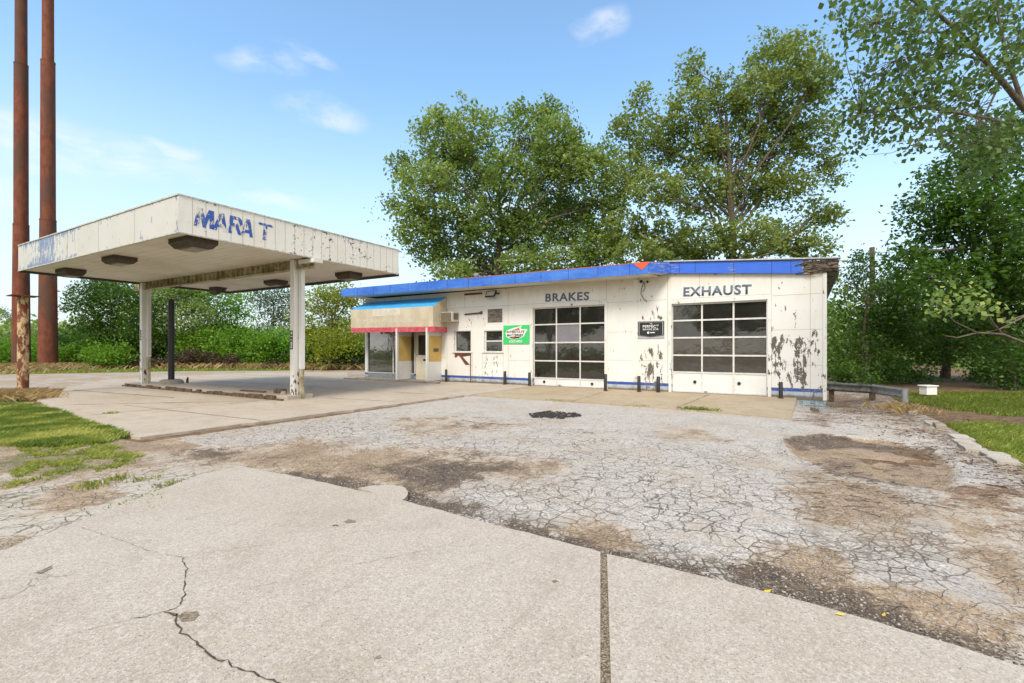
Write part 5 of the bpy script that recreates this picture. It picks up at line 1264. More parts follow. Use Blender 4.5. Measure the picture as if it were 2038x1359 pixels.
# ------------------------------------------------------------------ VEGETATION
def leaf_geo(P, size, up=.35, seed=0, aspect=.62, var=.35):
    r = np.random.default_rng(seed); n = len(P)
    N = r.normal(size=(n, 3)); N[:, 2] = np.abs(N[:, 2]) * 1.0 + up; N /= np.linalg.norm(N, axis=1)[:, None]
    T = r.normal(size=(n, 3)); T -= (T * N).sum(1)[:, None] * N; T /= np.linalg.norm(T, axis=1)[:, None]
    B = np.cross(N, T); L = size * (1 + var * (r.random(n) * 2 - 1))[:, None]; Wd = L * aspect
    V = np.empty((n, 4, 3)); V[:, 0] = P - T * L * .5; V[:, 1] = P + B * Wd * .5 - T * L * .08; V[:, 2] = P + T * L * .5; V[:, 3] = P - B * Wd * .5 - T * L * .08
    V[:, 2] -= np.array([0, 0, 1]) * L * .12
    return V.reshape(-1, 3), np.arange(n * 4).reshape(n, 4)
def make_tree(name, base, blobs, leaf, mat, bark, label, cat='tree', group=None, csize=.45, ncl=26, per=60, trunk_r=.25, fork=.35, seed=0, shell=.55, limbs=True, up=.35, twig=.35, trunk_top=None):
    """blobs: (centre, radii) boughs of the crown. Limbs run to every bough, twigs to the leaf clusters."""
    r = np.random.default_rng(seed); rr = random.Random(seed)
    base = Vector(base); t = empty(name, base, label, cat, group)
    tops = sorted(blobs, key=lambda b: -b[0][2]); cen = Vector(np.mean([b[0] for b in blobs], axis=0)); top = Vector(tops[0][0])
    tt = trunk_top or Vector((base.x * .35 + cen.x * .65, base.y * .35 + cen.y * .65, base.z + (top.z - base.z) * .8))
    H = tt.z - base.z
    tp = [base + Vector((0, 0, -.15))]
    for i in range(1, 7):
        f = i / 6; p = base.lerp(tt, f); p += Vector((rr.gauss(0, .04), rr.gauss(0, .04), 0)) * H * .25; tp.append(p)
    mb = MB()
    if limbs: mb.tube(tp, [trunk_r * (1.25 if i == 0 else 1 - .8 * i / 6) for i in range(7)], 8, cap=False)
    C = []; CS = []; BR = []
    for bi, (c, rad) in enumerate(blobs):
        c = Vector(c); rad = np.array(rad, float)
        vol = float(np.prod(rad)) ** (1 / 3); n = max(4, int(ncl * (vol / 1.3) ** 2))
        u = r.normal(size=(n, 3)); u /= np.linalg.norm(u, axis=1)[:, None]
        rad_f = (shell + (1 - shell) * r.random(n) ** .7) * (1 - .15 * r.random(n))
        pts = np.array(c) + u * rad_f[:, None] * rad * (1 + .22 * r.normal(size=(n, 1)) * (r.random((n, 1)) < .35))
        C.append(pts); CS.append(np.full(n, r.random()) * .5 + .5 * r.random(n))
        if limbs:
            f0 = fork + (.98 - fork) * max(0, min(1, ((c.z - base.z) / max(H, .1) - .35) / .75)) * (.55 + .4 * rr.random())
            i0 = min(5, int(f0 * 6)); s0 = tp[i0].lerp(tp[i0 + 1], f0 * 6 - i0)
            mid = s0.lerp(c, .5) + Vector((rr.gauss(0, .1), rr.gauss(0, .1), .10 * abs(rr.gauss(0, 1)))) * (c - s0).length
            path = [s0, s0.lerp(mid, .5) + Vector((0, 0, -.02 * H)), mid, mid.lerp(c, .6), c]
            rb = trunk_r * .42 * (1 - .55 * f0)
            mb.tube(path, [rb, rb * .8, rb * .6, rb * .42, rb * .2], 5, cap=False)
            for q in pts[:max(3, int(n * twig))]:
                q = Vector(q); s1 = path[2].lerp(path[4], rr.random()); m1 = s1.lerp(q, .55) + Vector((rr.gauss(0, .08), rr.gauss(0, .08), rr.gauss(0, .08))) * (q - s1).length
                mb.tube([s1, m1, q], [rb * .26, rb * .16, .008], 3, cap=False)
    if limbs: mb.build('trunk', bark, t)
    C = np.concatenate(C); CS = np.concatenate(CS); n = len(C)
    k = r.integers(int(per * .5), int(per * 1.5), n); idx = np.repeat(np.arange(n), k); m = len(idx)
    off = r.normal(size=(m, 3)) * csize * np.array([1, 1, .62]); off[:, 2] -= .25 * (off[:, 0] ** 2 + off[:, 1] ** 2) / csize
    P = C[idx] + off * (.6 + .8 * r.random(n))[idx][:, None]
    P = P[P[:, 2] > base.z + .05]; m2 = len(P); idx = idx[:m2] if m2 == m else r.integers(0, n, m2)
    V, F = leaf_geo(P - np.array(base), leaf, up, seed + 1)
    me = fast_mesh('crown', V, F, mat, shade=np.clip(.62 * CS[idx] + .38 * r.random(m2), 0, 1)); mesh_obj('crown', me, t)
    return t
def PB(lst, d, dr=None, flat_=1.0):
    """boughs measured in the photo (centre u,v, radii in pixels, optional extra depth) -> places and radii in metres"""
    out = []; r = random.Random(int(d * 10) + len(lst))
    for q in lst:
        u, v, ru, rv = q[:4]; dd_ = d + (q[4] if len(q) > 4 else r.uniform(-1, 1) * (dr if dr is not None else d * .06))
        c = A(u, v, dd_); s_ = dd_ / FPX
        out.append(((c.x, c.y, c.z), (ru * s_, ru * s_ * 1.1 * flat_, rv * s_)))
    return out
def gbase(u, d, z=None):
    p = A(u, CY, d); p.z = float(terrain_z(np.array([p.x]), np.array([p.y]))[0]) if z is None else z; return p
TR = 'tall trees behind the station'
make_tree('tree', gbase(985, 33), PB([(880, 285, 60, 65), (945, 255, 55, 50), (1050, 255, 60, 55), (1105, 270, 50, 55), (1130, 320, 55, 60), (850, 370, 62, 60), (925, 350, 60, 60), (1005, 340, 55, 55), (1085, 370, 65, 60), (1170, 340, 40, 60),
    (828, 440, 45, 40), (895, 455, 60, 50), (975, 440, 65, 60), (1055, 455, 65, 55), (1130, 440, 62, 55), (1185, 430, 45, 50), (865, 505, 38, 30), (955, 520, 60, 35), (1050, 520, 60, 35), (1140, 515, 60, 35), (1190, 490, 45, 40), (800, 330, 26, 30), (780, 400, 20, 18), (815, 480, 22, 24), (1212, 320, 30, 50), (1222, 400, 30, 50), (1215, 480, 34, 40), (868, 222, 18, 20), (1095, 212, 22, 18), (905, 540, 50, 25)], 33, 2.2),
    .25, L_mid, M_bark, 'rounded dense green tree behind the station, left of the taller one', 'tree', TR, csize=.34, ncl=44, per=24, trunk_r=.34, seed=11, twig=.2)
make_tree('tree', gbase(1455, 30), PB([(1530, 115, 50, 45), (1590, 100, 42, 42), (1625, 150, 38, 40), (1375, 135, 26, 35), (1440, 190, 50, 42), (1510, 180, 55, 50), (1370, 205, 45, 42), (1275, 200, 22, 35), (1240, 245, 26, 30), (1580, 200, 60, 55), (1300, 280, 60, 55), (1380, 285, 62, 55), (1460, 280, 62, 55), (1545, 285, 62, 55), (1620, 265, 45, 50), (1660, 330, 26, 38), (1245, 340, 42, 48),
    (1300, 380, 55, 50), (1390, 380, 62, 55), (1480, 375, 62, 55), (1560, 370, 60, 50), (1625, 420, 32, 28), (1660, 425, 24, 20), (1240, 450, 45, 40), (1320, 470, 55, 38), (1400, 470, 60, 42), (1490, 470, 62, 42), (1565, 470, 55, 40), (1615, 490, 40, 28), (1270, 505, 60, 30), (1360, 510, 60, 25)], 30, 2.4),
    .23, L_olive, M_bark, 'tallest tree, airy olive-green crown behind the right garage bay', 'tree', TR, csize=.30, ncl=46, per=24, trunk_r=.34, fork=.15, seed=12, twig=.2)
# trees over the street behind the viewer, mirrored in the station's glass
src = [o for o in ctx.objects if o.name.split('.')[0] == 'tree' and o.parent is None]
for i, (x, y, k, sc, lab) in enumerate([(-9, -34, 0, .75, 'tree over the street, mirrored in the right garage door'), (-21, -31, 1, .7, 'olive tree over the street, mirrored between the two garage doors'), (-33, -36, 0, .8, 'tree over the street, mirrored in the left garage door'), (4, -38, 1, .75, 'olive tree over the street, opposite the right end of the station'), (-47, -30, 0, .7, 'tree over the street, mirrored in the small windows'), (-62, -24, 1, .8, 'olive tree over the street, mirrored in the shop window')]):
    o = copy_tree(src[k]); o.location = (x, y, -.1); o.rotation_euler = (0, 0, 1.3 * i); o.scale = (sc * 1.15, sc * 1.15, sc * .8); tag(o, lab, 'tree', 'trees over the street behind the viewer')
# right hand dark trees
make_tree('tree', gbase(2010, 21), PB([(1990, 320, 50, 45), (1920, 330, 45, 45), (1880, 400, 50, 45), (1950, 400, 60, 55), (2030, 400, 55, 60), (1840, 450, 45, 35), (1900, 480, 60, 50), (1975, 490, 60, 55), (2045, 490, 50, 60), (1830, 520, 50, 35), (1890, 550, 60, 45), (1965, 570, 65, 50), (2040, 580, 60, 55), (2090, 430, 60, 120), (1800, 560, 40, 30), (2110, 600, 60, 80), (1945, 262, 36, 30), (2005, 245, 40, 34), (1858, 350, 30, 30), (1822, 402, 30, 24), (1795, 500, 34, 26), (1985, 290, 50, 40)], 20, 1.8),
    .19, L_dark, M_bark, 'big dark green maple filling the right edge of the view', 'tree', 'shade trees on the right', csize=.34, ncl=56, per=26, trunk_r=.32, seed=13)
make_tree('tree', gbase(1880, 27), PB([(1790, 600, 55, 40), (1860, 620, 60, 45), (1930, 640, 70, 45), (2010, 650, 70, 45), (1750, 650, 55, 40), (1820, 670, 60, 35), (1900, 690, 55, 26), (2060, 690, 80, 45), (2000, 560, 60, 50), (1840, 560, 50, 40)], 25, 1.6),
    .17, L_dark, M_bark, 'low dark tree over the shaded lawn and white box', 'tree', 'shade trees on the right', csize=.42, ncl=38, per=40, trunk_r=.22, seed=14)
make_tree('tree', gbase(1715, 23.5), PB([(1690, 560, 34, 38), (1735, 560, 36, 36), (1775, 590, 40, 36), (1700, 620, 40, 40), (1760, 640, 45, 40), (1680, 670, 36, 40), (1730, 690, 50, 36), (1790, 690, 40, 32), (1715, 535, 22, 20), (1745, 510, 22, 16), (1718, 505, 14, 12), (1670, 730, 36, 26), (1730, 735, 40, 22)], 23.5, 1.2),
    .14, L_dark, M_bark, 'bushy small tree around the foot of the utility pole', 'tree', 'shade trees on the right', csize=.36, ncl=30, per=46, trunk_r=.12, seed=15)
make_tree('shrub', gbase(2020, 19), PB([(1990, 700, 50, 40), (2050, 720, 60, 50), (2020, 760, 50, 26)], 19, .8), .13, L_dark, M_bark, 'dark shrub at the far right edge behind the lawn', 'shrub', 'shrubs on the right', csize=.3, ncl=40, per=50, trunk_r=.06, seed=16)
# near cottonwood reaching in from the right
def poly_pix(lst): return [A(u, v, d) for u, v, d in lst]
cw = empty('cottonwood_tree', A(2330, CY + 140, 10.5), 'near cottonwood whose leafy branches hang in from the upper right', 'tree')
limbsP = [([(2330, 830, 10.5), (2300, 600, 10.5), (2240, 420, 10.4), (2130, 320, 10.3), (2038, 215, 10.1), (2010, 180, 10), (1960, 120, 9.9), (1910, 65, 9.8), (1870, 30, 9.8), (1815, 0, 9.7), (1770, -30, 9.7)], .115, .02),
          ([(2240, 420, 10.4), (2130, 285, 10.0), (2038, 253, 9.8), (1960, 235, 9.6), (1880, 220, 9.5), (1810, 212, 9.5), (1750, 222, 9.5), (1700, 225, 9.5)], .055, .010),
          ([(1960, 120, 9.9), (1900, 105, 9.8), (1840, 110, 9.7), (1760, 125, 9.6)], .03, .008), ([(1910, 65, 9.8), (1800, 62, 9.6), (1720, 40, 9.5)], .028, .008),
          ([(2038, 215, 10.1), (2000, 100, 10.0), (1985, 20, 9.9), (1960, -40, 9.9)], .05, .012), ([(1880, 220, 9.5), (1840, 270, 9.5), (1810, 300, 9.5)], .018, .007), ([(1990, 165, 10), (1960, 230, 10), (1900, 290, 10)], .025, .007),
          ([(2300, 600, 10.5), (2160, 720, 9.6), (2038, 682, 9.0), (1995, 665, 8.9), (1945, 662, 8.8), (1905, 672, 8.8), (1880, 668, 8.8)], .045, .008), ([(1995, 665, 8.9), (1975, 640, 8.8), (1965, 618, 8.8)], .02, .006), ([(1945, 662, 8.8), (1900, 640, 8.7), (1880, 620, 8.7), (1870, 600, 8.7)], .014, .005), ([(2038, 630, 9), (1990, 655, 8.9), (1960, 662, 8.9)], .02, .007), ([(2160, 720, 9.6), (2060, 620, 9.2), (2000, 640, 8.9)], .03, .008)]
mb = MB()
for pts, r0, r1 in limbsP:
    P = poly_pix(pts); n = len(P); mb.tube(P, [r0 + (r1 - r0) * (i / (n - 1)) ** .7 for i in range(n)], 8, cap=False)
r = np.random.default_rng(31); rr = random.Random(31)
sprays = [(1690, 25, 34, 22), (1740, 45, 40, 30), (1700, 60, 26, 18), (1800, 40, 45, 35), (1860, 20, 45, 30), (1930, 20, 45, 30), (2000, 30, 50, 35), (1760, 95, 45, 28), (1830, 95, 45, 32), (1895, 90, 40, 32), (1790, 150, 50, 28), (1725, 150, 30, 22), (1860, 160, 45, 30), (1740, 200, 50, 26), (1810, 200, 50, 28), (1880, 190, 40, 28), (1700, 235, 36, 26), (1770, 250, 50, 26), (1850, 250, 45, 26), (1712, 290, 18, 24), (1810, 285, 30, 20), (1900, 250, 40, 30), (1950, 170, 30, 34), (2010, 120, 45, 40), (1940, 290, 45, 30), (2020, 260, 40, 40), (1960, 60, 35, 30), (1670, 215, 18, 22), (1650, 165, 14, 16), (2060, 60, 40, 60), (1670, 12, 20, 12), (1920, 340, 30, 22), (1990, 310, 40, 30)]
C = []
for u, v, ru, rv in sprays:
    n = max(3, int(ru * rv / 105))
    for _ in range(n): C.append(A(u + rr.gauss(0, .5) * ru, v + rr.gauss(0, .5) * rv, 9.7 + rr.gauss(0, .8)))
allp = [q for pts, r0, r1 in limbsP[:7] for q in poly_pix(pts) if q.z > 4]
dense = []
for i in range(len(limbsP[:7])):
    P = poly_pix(limbsP[i][0])
    for a_, b_ in zip(P, P[1:]):
        for k in range(4): dense.append(a_.lerp(b_, k / 4))
for c in C:
    if rr.random() < .75:
        s1 = min(dense, key=lambda q: (q - c).length + rr.random() * .3); m1 = s1.lerp(c, .5) + Vector((rr.gauss(0, .06), rr.gauss(0, .06), rr.gauss(0, .08)))
        mb.tube([s1, m1, c], [.009, .006, .003], 3, cap=False)
mb.build('trunk', M_barkpale, cw)
C = np.array(C); k = r.integers(8, 24, len(C)); idx = np.repeat(np.arange(len(C)), k)
P = C[idx] + r.normal(size=(len(idx), 3)) * np.array([.17, .17, .13])
V, F = leaf_geo(P - np.array(cw.location), .105, .0, 33, .85, .3)
mesh_obj('crown', fast_mesh('crown', V, F, L_near, shade=np.clip(.5 * r.random(len(C))[idx] + .5 * r.random(len(idx)), 0, 1)), cw)
C = np.array([A(u, v, 8.8 + rr.gauss(0, .25)) for u, v in [(1875, 580), (1868, 600), (1890, 600), (1905, 590), (1862, 620), (1885, 615), (1925, 600), (1945, 610), (1970, 600), (1915, 615), (1990, 610), (2010, 640), (1960, 580), (1930, 630), (1900, 575)] for _ in range(2)])
k = r.integers(3, 9, len(C)); idx = np.repeat(np.arange(len(C)), k); P = C[idx] + r.normal(size=(len(idx), 3)) * np.array([.12, .12, .09])
V, F = leaf_geo(P - np.array(cw.location), .10, .2, 34, .85, .3)
mesh_obj('crown', fast_mesh('crown', V, F, L_pale, shade=r.random(len(idx))), cw)

# left background, across the road
BG = 'trees and bushes across the road'
make_tree('tree', gbase(235, 41), PB([(170, 590, 30, 28), (215, 575, 40, 30), (260, 590, 40, 34), (180, 640, 34, 28), (235, 630, 44, 34), (285, 640, 38, 34), (205, 560, 30, 18), (250, 680, 45, 28), (150, 600, 16, 16)], 41, 1.5), .22, L_dark, M_bark, 'dark tree with ragged crown directly left of the left canopy post', 'tree', BG, csize=.5, ncl=26, per=46, trunk_r=.2, seed=41)
make_tree('tree', gbase(335, 42), PB([(310, 600, 36, 34), (355, 590, 38, 34), (330, 650, 42, 34), (385, 620, 36, 34), (300, 560, 30, 24), (375, 570, 34, 24)], 42, 1.5), .22, L_mid, M_bark, 'broad green tree behind the black pole', 'tree', BG, csize=.55, ncl=26, per=46, trunk_r=.2, seed=42)
make_tree('tree', gbase(425, 44), PB([(410, 600, 34, 30), (450, 600, 34, 26), (430, 640, 40, 32), (475, 620, 24, 22), (390, 570, 26, 18), (455, 575, 26, 18)], 44, 1.5), .22, L_bright, M_bark, 'lighter green tree behind the middle of the canopy opening', 'tree', BG, csize=.55, ncl=22, per=40, trunk_r=.18, seed=43)
make_tree('tree', gbase(545, 66), PB([(520, 600, 30, 24), (560, 595, 28, 26), (545, 640, 34, 28), (510, 580, 22, 16), (575, 620, 24, 26), (550, 565, 22, 14), (530, 670, 40, 22)], 66, 2), .3, L_grey, M_bark, 'hazy grey-green tree farther away with sky showing through', 'tree', BG, csize=.75, ncl=10, per=36, trunk_r=.28, seed=44)
make_tree('tree', gbase(655, 36), PB([(630, 595, 34, 30), (675, 585, 34, 26), (640, 640, 40, 32), (690, 630, 40, 34), (660, 680, 44, 30), (705, 670, 30, 34), (612, 640, 22, 26), (650, 580, 30, 18), (705, 590, 26, 24)], 36, 1.3), .18, L_yellow, M_bark, 'yellow-green leafy tree between the near canopy post and the shop', 'tree', BG, csize=.45, ncl=26, per=50, trunk_r=.16, seed=45)
make_tree('tree', gbase(20, 150), PB([(-10, 620, 18, 10), (8, 626, 8, 6), (24, 634, 6, 4)], 150, 2), .5, L_grey, M_bark, 'distant dark tree on the hill at the far left edge', 'tree', BG, csize=1.0, ncl=6, per=30, trunk_r=.3, seed=46)
def bushes(lst, mat, labels, seed, name='bush', leaf=.17, cs=.36, ncl=34, per=50, group=BG):
    protos = []
    for i, ((u, d, w_, h_), lab) in enumerate(zip(lst, labels)):
        b = gbase(u, d); r_ = random.Random(seed + i); rw = w_ / FPX * d / 2; rh = h_ / FPX * d
        bl_ = []
        for k in range(6):
            bl_.append(((b.x + C_ * rw * (k / 5 - .5) * 1.25 + r_.gauss(0, .1), b.y + S_ * rw * (k / 5 - .5) * 1.25 + r_.gauss(0, .4), b.z + rh * (.42 + .22 * r_.random() - .10 * abs(k - 2.5) / 2.5)), (rw * .36, rw * .36 * 1.1, rh * .38)))
        t = make_tree(name, b, bl_, leaf, mat, M_bark, lab, name.split('_')[0] if '_' not in name else 'brambles', group, csize=cs, ncl=ncl, per=per, trunk_r=.05, seed=seed * 7 + i, shell=.2, fork=.05, trunk_top=Vector((b.x, b.y, b.z + rh * .7)))
bushes([(20, 41, 100, 62), (75, 40, 70, 58), (170, 40, 120, 66), (215, 37, 80, 70)], L_bright, ['bright green bush at the far left edge', 'green bush between the two rusty poles', 'bright bush right of the rusty poles', 'tall leafy bush below the dark ragged tree'], 51)
bushes([(410, 41, 120, 92), (500, 40, 130, 96), (575, 41, 110, 90)], L_bright, ['vine-covered bush right of the black pole', 'widest vine-covered bush, in the middle of the canopy opening', 'vine-covered bush left of the near canopy post'], 61, leaf=.2, cs=.42, ncl=30)
bushes([(130, 44, 140, 88), (290, 44, 120, 84), (350, 43, 120, 96), (640, 40, 130, 80), (460, 46, 160, 100), (560, 46, 130, 90), (700, 40, 80, 80)], L_dark, ['dark bush behind the bright ones near the rusty poles', 'dark bush left of the left canopy post', 'dark bush behind the black pole', 'dark bush under the yellow-green tree', 'dark thicket behind the widest vine-covered bush', 'dark thicket left of the near canopy post', 'dark bush hidden partly by the shop corner'], 71, leaf=.2, cs=.45, ncl=30)
bushes([(250, 38, 70, 26), (390, 38.6, 100, 46), (455, 38.4, 60, 34), (318, 38.6, 40, 30), (560, 38.5, 70, 20), (640, 36.8, 90, 26), (715, 37, 40, 24)], L_brown, ['low dead brown brambles below the leafy bush', 'tall tangle of dead brown brambles right of the black pole', 'brown brambles in front of the vine-covered bushes', 'brown brambles between the left post and black pole', 'low brown brambles left of the near post', 'low brown brambles under the yellow-green tree', 'low brown brambles beside the shop corner'], 81, name='dead_bramble', leaf=.13, cs=.22, ncl=60, per=42)
bushes([(1690, 20.5, 110, 60), (1790, 23, 120, 56), (1960, 24, 60, 44)], L_dark, ['dark bush over the guardrail at the station corner', 'dark bush behind the guardrail end post', 'dark bush beyond the lawn, right of the white box'], 91, leaf=.13, cs=.28, ncl=60, per=46, group='shrubs on the right')
# woods beyond: one far mass that nobody could count
r = np.random.default_rng(90); pts = []
for ang in np.linspace(-14, 82, 150):
    for k in range(3):
        a_ = R(ang + r.normal() * .5); D = 62 + r.random() * 26; hh = (3.2 + 3.2 * r.random()) * (1.25 if ang < 15 else .62 if ang > 30 else 1.0)
        u_ = Vector((-math.sin(a_), math.cos(a_), 0)) * D
        n = 230; q = r.normal(size=(n, 3)) * np.array([2.0, 2.0, .36 * hh]) + np.array([u_.x, u_.y, hh * .5]); pts.append(q[q[:, 2] > -.1])
P = np.concatenate(pts); V, F = leaf_geo(P, .55, .3, 91, .75, .4)
o = mesh_obj('woodland', fast_mesh('woodland', V, F, L_grey if False else L_mid, shade=np.clip(r.random(len(P)) * .8, 0, 1))); tag(o, 'far belt of woodland beyond the trees', 'woodland', kind='stuff')
# distant hill with a field
xs2 = np.linspace(-420, 60, 60); ys2 = np.linspace(-60, 420, 60)
def hz(X, Y):
    dd_ = -X * S_ + Y * C_; xx = X * C_ + Y * S_
    return -1.5 + 17 * np.clip((dd_ - 150) / 130, 0, 1) ** 1.3 * np.clip((-xx / np.maximum(dd_, 1) - .55) / .35, 0, 1) ** .6 + 1.0 * vnoise(X, Y, .02, 8)
def hillm(nt):
    p = geo_co(nt); n = nt.noise(p, .03, 5, .6)
    return principled(nt, nt.mix(nt.ss(n, .4, .6), (.20, .25, .09), (.30, .30, .14)), 1.0, spec=0)
me, V = gridmesh('hill', xs2, ys2, hz, material('hill_field', hillm)); tag(mesh_obj('hill', me), kind='structure')

# ------------------------------------------------------------------ grass
def blades(name, P, h, wd, mat, seed, shade=None, lean=.45, parent=None, loc=(0, 0, 0)):
    r = np.random.default_rng(seed); n = len(P)
    a = r.random(n) * 6.283; D = np.stack([np.cos(a), np.sin(a), np.zeros(n)], 1); hh = h * (.5 + r.random(n))[:, None]; L = D * hh * lean * r.random(n)[:, None] * 2
    W = np.stack([-np.sin(a), np.cos(a), np.zeros(n)], 1) * wd * (.6 + .8 * r.random(n))[:, None]
    P = P - np.array(loc)
    V = np.empty((n, 4, 3)); V[:, 0] = P - W * .5; V[:, 1] = P + W * .5; mid = P + L * .4 + np.array([0, 0, 1]) * hh * .6; V[:, 2] = mid + W * .35; V[:, 3] = P + L * 1.3 + np.array([0, 0, 1]) * hh
    me = fast_mesh(name, V.reshape(-1, 3), np.arange(n * 4).reshape(n, 4), mat, shade=shade if shade is not None else r.random(n)); return mesh_obj(name, me, parent)
def scatter(poly, n, seed, wd=.3, thr=.5, freq=1.2, zoff=-.03):
    r = np.random.default_rng(seed); poly = np.array(poly); lo = poly.min(0) - wd; hi = poly.max(0) + wd
    X = r.uniform(lo[0], hi[0], n); Y = r.uniform(lo[1], hi[1], n); s = soft(X, Y, poly, wd); nz = .6 * vnoise(X, Y, freq, seed) + .4 * vnoise(X, Y, freq * 4, seed + 1)
    k = (s * 1.3 + (nz - .5) * .9 + (r.random(n) - .5) * .35) > thr; X, Y = X[k], Y[k]
    return np.stack([X, Y, terrain_z(X, Y) - zoff * 0], 1), nz[k]
def notslab(P):
    X, Y = P[:, 0], P[:, 1]
    return ~(inpoly(X, Y, fore) | inpoly(X, Y, polyL) | inpoly(X, Y, road))
P, nz = scatter(lawn_near, 260000, 101, .22, .72); k = notslab(P); P, nz = P[k], nz[k]; P[:, 2] = np.where(P[:, 0] > -12.3, -.03, P[:, 2])
tag(blades('grass', P, .075, .016, L_grass, 102, shade=np.clip(1.5 * (vnoise(P[:, 0], P[:, 1], 2.1, 4) - .5) + .5 + .4 * (rng.random(len(nz)) - .5), 0, 1)), 'bright green lawn grass at the left', 'grass', kind='stuff')
P, nz = scatter(Gxy([(0, 872), (255, 872), (330, 905), (300, 925), (200, 945), (60, 965), (-60, 1000)]), 200000, 103, .3, 1.47, 4.2); k = notslab(P); P, nz = P[k], nz[k]; P[:, 2] = -.03
tag(blades('grass', P, .038, .010, L_grass, 104, shade=np.clip(nz * 1.0 + .25 * rng.random(len(nz)) - .15, 0, 1)), 'sparse tufts of grass growing in the dirt', 'grass', kind='stuff')
P, nz = scatter([(2.62, 13.5), (2.65, 10), (2.7, 5), (12, 5), (12, 13.0), (5.8, 13.6), (3.4, 14.2)], 130000, 105, .25, .5)
tag(blades('grass', P, .075, .016, L_grass, 106, shade=np.clip(nz * .8 + .25 * rng.random(len(nz)) - .1, 0, 1)), 'green lawn grass at the right edge', 'grass', kind='stuff')
P, nz = scatter(lawnR2, 60000, 107, .5, .6)
tag(blades('grass', P, .08, .03, L_grass, 108, shade=np.clip(nz * .6, 0, 1)), 'shaded lawn around the white box', 'grass', kind='stuff')
P, nz = scatter([(-52, 5), (-44.2, 8.6), (-38.6, 17.2), (-30, 25), (-21, 31), (-22, 34), (-32, 28.5), (-41, 19.5), (-48, 11)], 90000, 109, .4, .5)
tag(blades('grass', P, .12, .05, L_grass, 110, shade=np.clip(nz * .8 + .3 * rng.random(len(nz)), 0, 1)), 'strip of grass across the road', 'grass', kind='stuff')
# tufts in the joints
def tuft(u, v, label, w_=.35, n=160, h=.08, mat=L_grass, nm='grass_tuft', sy=.08, zz=0.0):
    p = G(u, v); r = np.random.default_rng(int(u)); P = np.stack([p.x + r.normal(size=n) * w_ * .5, p.y + r.normal(size=n) * sy, np.full(n, zz)], 1)
    o = blades(nm, P, h, .012, mat, int(u) + 1, loc=(p.x, p.y, 0)); o.location = (p.x, p.y, 0); tag(o, label, 'grass tuft', 'grass tufts growing in joints')
tuft(1390, 816, 'largest grass tuft at the front edge of the apron', .42, 420, .09, zz=-.02); tuft(1272, 808, 'small dry tuft at the apron edge left of the largest one', .4, 120, .05, zz=-.02); tuft(1110, 797, 'low grass tuft at the apron edge before the left garage door', .55, 200, .05, zz=-.02)
tuft(223, 823, 'small tuft in the forecourt joint', .12, 70, .05, zz=.004); tuft(232, 952, 'green tuft on the broken slabs, nearest the driveway corner', .1, 90, .05, zz=-.015); tuft(283, 953, 'tiny tuft right of the green one on the broken slabs', .1, 50, .04, zz=-.015); tuft(338, 962, 'tiny tuft in the crack beside the driveway corner', .1, 60, .04, zz=-.015); tuft(285, 1003, 'thin grass along the driveway edge', .3, 90, .03, zz=-.015); tuft(310, 985, 'small tuft in a slab crack close to the driveway edge', .14, 50, .035, zz=-.015); tuft(180, 965, 'brownish tuft beside the dirt patch', .2, 120, .045, zz=-.015)
# dry straw round the short post
p = G(46, 788); r = np.random.default_rng(5); n = 9000; P = np.stack([p.x + r.normal(size=n) * .62 + .1, p.y + r.normal(size=n) * .30 - .15, np.full(n, -.03)], 1)
o = blades('dry_grass', P, .19, .009, L_straw, 6, lean=.8, loc=(p.x, p.y, 0)); o.location = (p.x, p.y, 0); tag(o, 'heap of dry straw-coloured grass round the short rusty post', 'dry grass', kind='stuff')
p = A(70, CY, 36.5); n = 5200; P = np.stack([p.x + r.normal(size=n) * 2.6, p.y + r.normal(size=n) * 2.8, np.zeros(n)], 1); P[:, 2] = terrain_z(P[:, 0], P[:, 1])
tag(blades('dry_grass', P, .32, .04, L_straw, 7, lean=.9), 'dry grass mound at the foot of the two tall poles', 'dry grass', kind='stuff')
pts = []
for u in np.linspace(330, 730, 90): q = A(u + r.normal() * 3, CY, 38 if u < 600 else 36.3); pts.append(np.stack([q.x + r.normal(size=40) * .5, q.y + r.normal(size=40) * .5, np.full(40, -.05)], 1))
tag(blades('dry_grass', np.concatenate(pts)[::2], .40, .03, L_straw, 8, lean=.6), 'tall dry grass at the foot of the hedge across the road', 'dry grass', kind='stuff')
p = G(1795, 815); n = 500; P = np.stack([p.x + r.normal(size=n) * .3, p.y + r.normal(size=n) * .5, np.full(n, -.04)], 1)
tag(blades('dry_grass', P, .15, .006, L_straw, 9, lean=.5), 'dry stalks round the foot of the guardrail end post', 'dry grass', kind='stuff')
# ------------------------------------------------------------------ rubble, pebbles, litter
def stones(name, P, size, mat, seed, flatz=.6):
    r = np.random.default_rng(seed); n = len(P); base_ = np.array([(1, 0, 0), (0, 1, 0), (-1, 0, 0), (0, -1, 0), (0, 0, 1), (0, 0, -1)], float)
    F0 = np.array([(0, 1, 4), (1, 2, 4), (2, 3, 4), (3, 0, 4), (1, 0, 5), (2, 1, 5), (3, 2, 5), (0, 3, 5)])
    V = base_[None] * (1 + .5 * (r.random((n, 6, 1)) - .5)) * size[:, None, None]; V[:, :, 2] *= flatz
    a = r.random(n) * 6.283; c, s = np.cos(a)[:, None], np.sin(a)[:, None]; x = V[:, :, 0] * c - V[:, :, 1] * s; y = V[:, :, 0] * s + V[:, :, 1] * c; V[:, :, 0] = x; V[:, :, 1] = y
    V = V + P[:, None, :]
    return mesh_obj(name, fast_mesh(name, V.reshape(-1, 3), (F0[None] + np.arange(n)[:, None, None] * 6).reshape(-1, 3), mat))
